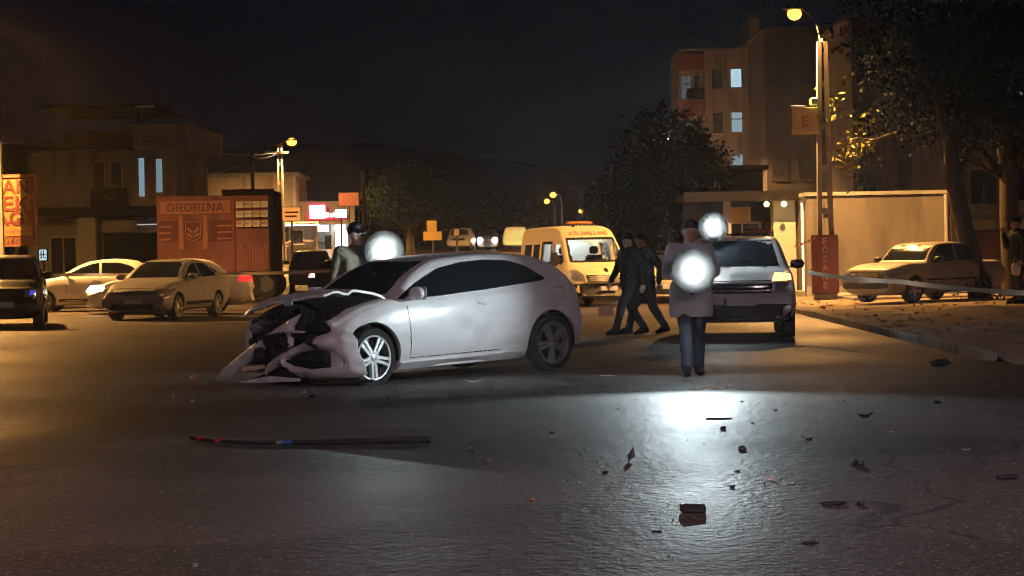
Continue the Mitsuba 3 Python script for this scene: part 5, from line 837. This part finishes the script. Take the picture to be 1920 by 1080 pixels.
tree('street_tree', 'big leafy tree with a thick straight trunk at the right edge', [(12.25, 49.5, zt - .1, .34), (12.2, 49.5, zt + .5, .25), (12.15, 49.5, 2.2, .225), (12.2, 49.5, 3.3, .25), (12.05, 49.5, 4.2, .21)],
     [((12.1, 49.5, 3.2), (9.6, 49, 5.1), .13, .04), ((12.05, 49.5, 4.0), (11.4, 48.6, 6.4), .15, .05), ((12.15, 49.5, 3.5), (14, 49.5, 5.7), .14, .05), ((10.7, 49.2, 4.3), (8.7, 50.6, 4.2), .05, .02), ((12.1, 49.5, 3.1), (10.7, 48.8, 3.6), .06, .02), ((11.6, 49, 5.2), (9.5, 48.4, 6.7), .06, .02), ((8.7, 50.6, 4.2), (8.6, 52.2, 4.1), .025, .012)],
     [(12.15, 49.5, 5.9, 2.4, 2.2, 1.8), (10.0, 49, 6.0, 1.5, 1.5, 1.5), (10.3, 49, 4.7, 1.4, 1.2, .8), (11.7, 48.8, 4.4, 1.6, 1.3, .7), (13.4, 49.5, 4.8, 1.5, 1.3, 1.2), (8.9, 49, 7.0, 1.1, 1.1, .9), (11.4, 49.5, 7.4, 2.4, 1.9, 1.1)], 15000, .14, 'm_leaf_dark', 3,
     extra=[('lit_branch', [(8.95, 52.2, 4.1, .42, .35, .4), (8.7, 52.2, 3.75, .34, .3, .24), (8.5, 52.1, 5.15, .26, .25, .26), (8.9, 52.2, 4.7, .28, .25, .28)], 280, .15, 'm_leaf_lit')])
zt = zg(10.9, 47)
tree('leaning_tree', 'dark leaning tree trunk in front of the parked saloon', [(10.95, 47.4, zt - .1, .30), (10.85, 47.4, zt + .5, .24), (10.6, 47.4, 1.8, .22), (10.35, 47.4, 3.0, .20), (10.3, 47.5, 4.2, .15)], [((10.35, 47.4, 3.0), (11.4, 47.2, 4.8), .1, .03), ((10.3, 47.4, 3.9), (9.6, 47, 5.6), .09, .03)],
     [(10.6, 47.4, 5.5, 1.5, 1.4, 1.0), (11.7, 47.6, 5.2, 1.3, 1.2, .9), (11.0, 47.5, 6.4, 1.6, 1.4, .8)], 5200, .13, 'm_leaf_dark', 8)
zt = zg(6.5, 78)
tree('dark_tree', 'large dense dark tree behind the off-roader and in front of the apartment block', [(6.2, 78, zt - .1, .35), (6.2, 78, 1.5, .28), (6.1, 78, 3.0, .22)], [((6.1, 78, 2.2), (5.0, 78, 4.6), .14, .05), ((6.1, 78, 2.4), (7.2, 77.6, 5.0), .14, .05)],
     [(6.1, 78, 3.6, 1.7, 1.6, 2.0), (4.9, 78, 3.2, 1.0, 1.1, 1.6), (7.3, 78, 3.6, .75, 1.2, 1.7), (5.9, 78, 5.4, 1.55, 1.3, 1.3), (6.3, 77.5, 1.5, 1.7, 1.3, 1.1), (4.7, 77.6, 1.6, 1.0, 1.0, 1.1), (7.3, 77.6, 4.9, .8, 1, .8)], 24000, .19, 'm_leaf_dark', 12)
zt = zg(-5.8, 120)
tree('green_tree', 'broad green tree lit from the street on the left of centre', [(-6.0, 120, zt - .1, .3), (-6.0, 120, 3.4, .2)], [((-6, 120, 3), (-7.6, 120, 5.2), .12, .04), ((-6, 120, 3), (-4.4, 120, 5.0), .12, .04)], [(-6.2, 120, 4.9, 2.2, 1.8, 1.3), (-7.6, 120, 4.9, 1.2, 1.2, 1.1), (-4.5, 120, 4.3, 1.2, 1.2, .9), (-5.8, 120, 6.1, 1.5, 1.4, .9)], 7000, .2, 'm_leaf', 21)
tree('gold_tree', 'tree catching orange lamp light to the right of the far street lamps', [(9.3, 190, zg(9, 190) - .1, .3), (9.2, 190, 5.0, .2)], [((9.2, 190, 4.6), (8.2, 190, 6.6), .12, .04)], [(9.1, 190, 6.6, 1.5, 1.5, 1.5), (9.3, 190, 8.2, 1.0, 1.0, 1.2), (8.3, 190, 5.6, 1.1, 1.1, 1.0)], 2600, .28, 'm_leaf', 31)
for i, (x, y, w, h, lab) in enumerate(((-2.4, 205, 4.2, 5.5, 'dark tree left of the far street lamps'), (1.2, 255, 4.5, 6.5, 'far dark tree straight up the street'), (-9.5, 170, 4.2, 4.6, 'dark tree behind the lit shop'), (-20, 150, 5, 6, 'dark tree behind the left houses'), (12, 225, 5, 8, 'dark tree right of the far street lamps, taller'))):
    zt = zg(x, y); tree('far_tree', lab, [(x, y, zt - .2, .3), (x, y, zt + h * .5, .2)], [], [(x, y, zt + h * .62, w * .6, w * .5, h * .36), (x - w * .4, y, zt + h * .5, w * .4, w * .4, h * .28), (x + w * .4, y, zt + h * .5, w * .4, w * .4, h * .3)], 2600, .32, 'm_leaf_dark', 40 + i)
# hillside houses: a few lit windows far away
for i, (x, y, z, col) in enumerate(((-9.5, 610, 0, (1, .9, .8)), (-5.2, 620, 4, (.8, .9, 1)), (-8.6, 600, -2.6, (1, .16, .1)), (-9.4, 600, -5, (1, .8, .7)), (-7.4, 590, -11, (.9, .9, .9)))):
    zz = 1.35 + (485 - (378, 380, 384, 391, 402)[i]) / 3800 * y; zh = float(hz(np.array([[x]]), np.array([[y + 2.]]))[0, 0]); xx = (((903, 927, 909, 905, 916)[i]) - 960) / 3800 * y
    k = thing('hill_house', ['far hillside house with a warm lit window, highest on the left', 'far hillside house with a cool lit window, rightmost', 'far hillside house with a red light', 'far hillside house with a bright window below the red light', 'far hillside house with a pale window, lowest'][i], 'building'); part(k, 'wall', B(xx - 3, xx + 3, y, y + 6, zz - 8, zz + 1.5), 'm_plaster_grey'); part(k, 'roof', B(xx - 3.3, xx + 3.3, y - .3, y + 6, zz + 1.5, zz + 1.9), 'm_redbrown')
    q = part(k, 'window', B(xx - .35, xx + .35, y - .1, y, zz - .4, zz + .4), 'm_white', label='lit window'); scene[q]['emitter'] = emit(np.array(col) * .9, .04)

# ------------------------------------------------------------------ barrier tape
def tape(lab, pts, w, bs, sag=.05, tw=0):
    k = thing('barrier_tape', lab, 'barrier tape'); P = np.array(pts, float); n = 60; t = np.linspace(0, len(P) - 1, n); Q = np.c_[[np.interp(t, np.arange(len(P)), P[:, j]) for j in range(3)]].T
    f = t % 1; Q[:, 2] -= sag * 4 * f * (1 - f); u = np.r_[0, np.cumsum(np.linalg.norm(np.diff(Q, axis=0), axis=1))]; a = .5 + tw * np.sin(u * 1.1) ; dx = np.gradient(Q, axis=0); dx /= np.linalg.norm(dx, axis=1, keepdims=True); side = np.cross(dx, [0, 0, 1]); wv = np.cos(a - .5)[:, None] * np.array([0, 0, 1.]) + np.sin(a - .5)[:, None] * side
    V = np.vstack([Q + wv * w / 2, Q - wv * w / 2]); i = np.arange(n - 1); F = np.vstack([np.c_[i, i + n, i + n + 1], np.c_[i, i + n + 1, i + 1]]); uv = np.vstack([np.c_[u / .4, u * 0 + 1], np.c_[u / .4, u * 0]]); put(k, trimesh.Trimesh(V, F, process=False), bs, True, uv=uv); return k
tape('pale barrier tape stretched from the off-roader mirror to the right edge', [(4.75, 32.6, 1.045), (5.35, 28, .93), (6.3, 23.2, .82)], .065, 'm_tape_pale', .03, .5)
k = tape('dull green barrier tape hanging below the pale one near the off-roader', [(4.76, 32.62, 1.03), (5.05, 30.4, .965)], .03, 'm_tape_green', .01, .2)
tape('barrier tape running to the right lamp post, lit orange', [(6.9, 49.5, 1.52), (7.7, 51.45, 1.72)], .06, 'm_tape_striped', .02, .3)
tape('pale barrier tape stretched across the two white cars on the left', [(-16.5, 51.9, 1.10), (-11.5, 52.4, 1.16), (-7.0, 51.9, 1.10), (-3.9, 51.0, 1.16)], .08, 'm_cream', .02, .3)

# ------------------------------------------------------------------ things lying on the road
def chunk(seed, sx, sy, sz, n=22):
    r = np.random.RandomState(seed); p = r.normal(size=(n, 3)); p /= np.linalg.norm(p, axis=1, keepdims=True); p *= r.uniform(.7, 1, (n, 1)); p = np.sign(p) * np.abs(p) ** .7; m = trimesh.convex.convex_hull(p * [sx, sy, sz]); m.apply_translation([0, 0, -m.bounds[0][2]]); return m
def shard(seed, sx, sy, th=.006, curl=.3):
    r = np.random.RandomState(seed); n = 9; a = np.sort(r.uniform(0, 2 * math.pi, n)); q = Polygon(np.c_[np.cos(a) * sx, np.sin(a) * sy] * r.uniform(.55, 1, (n, 1))).buffer(0)
    q = q if q.geom_type == 'Polygon' else q.geoms[0]; P, t = tri2d(q, max(sx, sy) / 4); z = curl * (P[:, 0] ** 2 / sx + .4 * P[:, 1]) ; z -= z.min(); e = rim_edges(t); N = len(P)
    return trimesh.Trimesh(np.vstack([np.c_[P, z + th], np.c_[P, z]]), np.vstack([t, t[:, ::-1] + N, np.c_[e[:, 0], e[:, 0] + N, e[:, 1] + N], np.c_[e[:, 0], e[:, 1] + N, e[:, 1]]]), process=False)
def debris(lab, x, y, m, bs, yaw=0, tilt=0, roll=0, smooth=False):
    k = thing('debris_piece', lab, 'debris', 'pieces of the wrecked car on the road'); m = m.copy(); m.apply_scale(0.66 if y < 20 else .85); m.apply_transform(trimesh.transformations.euler_matrix(math.radians(roll), math.radians(tilt), math.radians(yaw))); m.apply_translation([x, y, zg(x, y) - m.bounds[0][2] - .004]); put(k, m, bs, smooth); return k
DEB = [
 ('black plastic housing with a shiny pale top edge, nearest large piece', .92, 10.62, cat([B(-.10, .10, -.05, .05, 0, .07, .015), B(-.085, .09, -.052, -.03, .055, .078, .006)]), 'm_black_plastic', 8, 4, 0),
 ('flat black plastic strip lying in the bright lamp light', 1.67, 16.62, B(-.16, .16, -.03, .03, 0, .03, .008), 'm_black_plastic', -6, 0, 0),
 ('upright dark shard casting a spike shape left of the bright glitter', .76, 13.35, shard(4, .05, .10, .008, .1), 'm_black_plastic', 20, 20, 65),
 ('small dark lump on the glitter, right of the upright shard', 1.56, 13.95, chunk(5, .05, .05, .035), 'm_black_plastic', 0, 0, 0),
 ('round black cap with glinting rim on the right', 2.15, 12.75, lathe([(0, 0), (.055, 0), (.06, .03), (.045, .06), (.03, .055), (0, .05)], 20), 'm_black_plastic', 0, 12, 0),
 ('wing-shaped dark fragment at right on the lit asphalt', 2.85, 16.55, shard(8, .12, .06, .01, .6), 'm_black_plastic', 10, 0, 10),
 ('small black lump beside the flat strip', 1.6, 15.6, chunk(9, .045, .04, .03), 'm_black_plastic', 0, 0, 0),
 ('small chip with a bright blue-white glint, middle of the road', -.18, 13.45, chunk(10, .035, .03, .035), 'm_lens', 0, 0, 0),
 ('small black lump at the end of the long black strip', -.31, 14.2, chunk(11, .03, .03, .02), 'm_black_plastic', 0, 0, 0),
 ('dark crumpled rubber piece, low on the right', 1.70, 10.85, chunk(12, .13, .06, .022), 'm_rubber', 12, 0, 0),
 ('dark lump next to the crumpled rubber piece', 1.83, 10.80, chunk(13, .05, .04, .02), 'm_rubber', -8, 0, 0),
 ('small dark stain-like rag near the bottom right', 1.36, 9.42, chunk(14, .07, .05, .014), 'm_rubber', 0, 0, 0),
 ('large torn black plastic piece with a pale end beyond the kerb end', 5.0, 23.75, cat([chunk(15, .16, .10, .06), shard(16, .09, .07, .012, .8).apply_translation([-.12, 0, .03])]), 'm_black_plastic', 15, 0, 0),
 ('dark fragment with a white glint near the edge of the light pool', 3.73, 17.9, chunk(17, .06, .05, .03), 'm_black_plastic', 0, 0, 0),
 ('pale curled scrap of white bodywork lying on the road at right', 1.50, 12.1, shard(18, .08, .04, .008, .8), 'm_paint_hero', 20, 0, 0),
 ('small dark piece with an orange glint left of the torn bumper', -3.8, 24.0, chunk(19, .06, .05, .04), 'm_amber_lens', 0, 0, 0),
 ('dark flat piece on the road below the front wheel', -2.02, 20.3, chunk(20, .07, .05, .025), 'm_black_plastic', 0, 0, 0),
 ('small grey pebble-like piece at the bottom left', -1.44, 9.05, chunk(21, .022, .02, .022), 'm_concrete', 0, 0, 0),
 ('dark shard below the upright shard', .68, 9.9, shard(22, .06, .03, .008, .4), 'm_black_plastic', 0, 0, 0),
 ('pale flat plastic strip far right on the road', 3.05, 13.7, shard(23, .07, .02, .006, .3), 'm_white', 15, 0, 0),
 ('thin pale sliver of trim behind the rear wheel of the wrecked car', 1.05, 23.0, B(-.10, .10, -.01, .01, 0, .012, .003), 'm_paint_hero', -8, 0, 0),
 ('yellow reflector fragment at the edge of the light pool', 1.98, 20.65, B(-.07, .07, -.02, .02, 0, .02, .006), 'm_yellow', 4, 0, 0),
 ('white fragment next to the yellow reflector fragment', 2.18, 20.55, B(-.04, .04, -.02, .02, 0, .03, .008), 'm_white', 14, 0, 0),
 ('dark rag at the right edge of the road', 2.88, 11.9, chunk(25, .12, .07, .03), 'm_rubber', 0, 0, 0),
 ('dark plastic curl in the middle right of the light', 2.1, 14.6, shard(26, .09, .04, .008, .9), 'm_black_plastic', 30, 0, 0),
 ('bright silver lamp fragment under the sill of the wrecked car', -.45, 22.3, shard(27, .14, .05, .008, .3), 'm_lens', 5, 0, 0),
 ('small black fragment on the left of the light pool', .28, 15.6, chunk(28, .03, .02, .018), 'm_black_plastic', 0, 0, 0),
 ('orange indicator chip low in the middle', .09, 11.3, chunk(29, .022, .02, .016), 'm_amber_lens', 0, 0, 0)]
for d_ in DEB: debris(*d_)
r = np.random.RandomState(5)
for q in range(34):
    rt = q < 22; x, y = (r.uniform(.2, 3.4), r.uniform(10.5, 19)) if rt else (r.uniform(-3.6, -1.2), r.uniform(19.6, 22.0)); kd = q % 3
    side_ = 'in front of the torn bumper' if not rt else ('far right beyond the lamp glitter' if x > 2.2 else 'in the lamp glitter on the near road' if y < 14.5 else 'in the bright lamp light on the farther road')
    k = thing('debris_crumb', ('small black plastic crumb ', 'small dull rubber crumb ', 'small chip of white bodywork ')[kd] + side_, 'debris', ('black crumbs ', 'rubber crumbs ', 'white chips ')[kd] + side_)
    m = chunk(200 + q % 7, r.uniform(.010, .026), r.uniform(.008, .018), r.uniform(.004, .012), 14); m.apply_transform(trimesh.transformations.rotation_matrix(r.uniform(0, 6), [0, 0, 1])); m.apply_translation([x, y, zg(x, y) - .002]); put(k, m, ('m_black_plastic', 'm_rubber', 'm_paint_hero')[q % 3])
k = thing('trim_strip', 'long black curved trim strip with small painted-in glints lying across the road', 'trim strip')
P = PchipInterpolator([0, .15, .35, 1.0], np.array([(-2.52, 15.75, .012), (-2.28, 15.30, .02), (-1.9, 15.02, .022), (-.62, 14.86, .035)]))(np.linspace(0, 1, 40)); part(k, 'strip', tube(P, np.linspace(.012, .026, 40), 8), 'm_rubber', 40)
for q, bs in ((.10, 'm_red_lens'), (.2, 'm_red_lens'), (.44, 'm_lens'), (.47, 'm_blue')):
    p = P[int(q * 39)]; part(k, 'painted_glint', B(p[0] - .035, p[0] + .035, p[1] - .03, p[1] + .0, .012, .04, .006), bs)  # coloured blocks that imitate reflected red, white and blue light
k = thing('paper_sheet', 'small white sheet of card lying on the road in front of the ambulance', 'paper'); m = B(-.17, .17, -.14, .14, 0, .012); m.apply_transform(trimesh.transformations.rotation_matrix(.9, [1, 0, 0])); m.apply_translation([2.13, 46.4, .12]); put(k, m, 'm_white')
k = thing('carrier_bag', 'small pale bag hanging from the hand of the onlooker at the right edge', 'bag'); part(k, 'pouch', chunk(33, .11, .06, .15, 60).apply_translation([10.62, 42.72, .78]), 'm_white', 40); part(k, 'handle', tube([(10.57, 42.72, 1.05), (10.60, 42.72, 1.22), (10.66, 42.72, 1.05)], .008, 6), 'm_red_pale')
# glass crumbs: thousands, nobody could count them
r = np.random.RandomState(77); N = 900; u = r.uniform(0, 1, N); Y = 9 + 13 * u; X = r.normal(.9, 1.7, N); X[500:] = r.normal(-2.4, 1.0, 400); Y[500:] = r.normal(21.0, 1.1, 400); S = r.uniform(.003, .010, N); D = r.normal(size=(N, 4, 3)); D /= np.linalg.norm(D, axis=2, keepdims=True)
V = (np.c_[X, Y, [zg(a, b) for a, b in zip(X, Y)]] + np.c_[X * 0, X * 0, S * .5])[:, None] + D * S[:, None, None]; i = np.arange(N)[:, None] * 4
k = thing('glass_crumbs', 'crumbs of broken glass and lamp plastic strewn over the road', 'glass', kind='stuff'); put(k, trimesh.Trimesh(V.reshape(-1, 3), np.vstack([i + [0, 1, 2], i + [0, 2, 3], i + [0, 3, 1], i + [1, 3, 2]]), process=False), 'm_lens')
k = thing('stones', 'small stones and clods on the bare dirt', 'stones', kind='stuff'); ms = []
for q in range(160):
    y = 26 + 24 * r.rand(); x = float(kerb_x(y)) + .3 + 5 * r.rand() ** 1.5; m = chunk(100 + q % 9, .05 * (.4 + r.rand()), .04 * (.4 + r.rand()), .03, 10); m.apply_translation([x, y, zg(x, y) - .008]); ms.append(m)
put(k, cat(ms), 'm_dirt')
k = thing('mound', 'low dark heap of earth and weeds on the dirt at the right edge', 'earth heap'); P = np.array([[math.cos(a) * rr, math.sin(a) * rr * .7] for rr in np.linspace(0, 1, 12) for a in np.linspace(0, 2 * math.pi, 30)[:-1]]); t = Delaunay(P + np.random.RandomState(1).rand(*P.shape) * 1e-4).simplices; rr = np.hypot(P[:, 0], P[:, 1] / .7); z = .16 * (1 - rr ** 2) * (.6 + .8 * meshkit.fbm(np.c_[P * 3, P[:, :1] * 0], 3, 4)) - .03; X, Y = P[:, 0] * 1.7 + 9.1, P[:, 1] * 3 + 38.0; put(k, trimesh.Trimesh(np.c_[X, Y, z + [zg(a, b) for a, b in zip(X, Y)]], t, process=False), 'm_dirt', True)
k = thing('weeds', 'dry weeds on the earth heap at the right edge', 'weeds', kind='stuff'); put(k, leaves([(9.0, 38, .5, 1.5, 2.4, .18)], 160, .07, 55, .1), 'm_leaf_dark')

# ------------------------------------------------------------------ air
k = thing('haze', 'night haze over the street glowing round the lamps', None, kind='stuff')
scene['m_air'] = {'type': 'null'}
scene['haze'] = {'type': 'cube', 'to_world': T().translate([0, 420, 42]).scale([440, 500, 45]), 'bsdf': {'type': 'ref', 'id': 'm_air'}, 'interior': {'type': 'ref', 'id': 'haze_air'}}
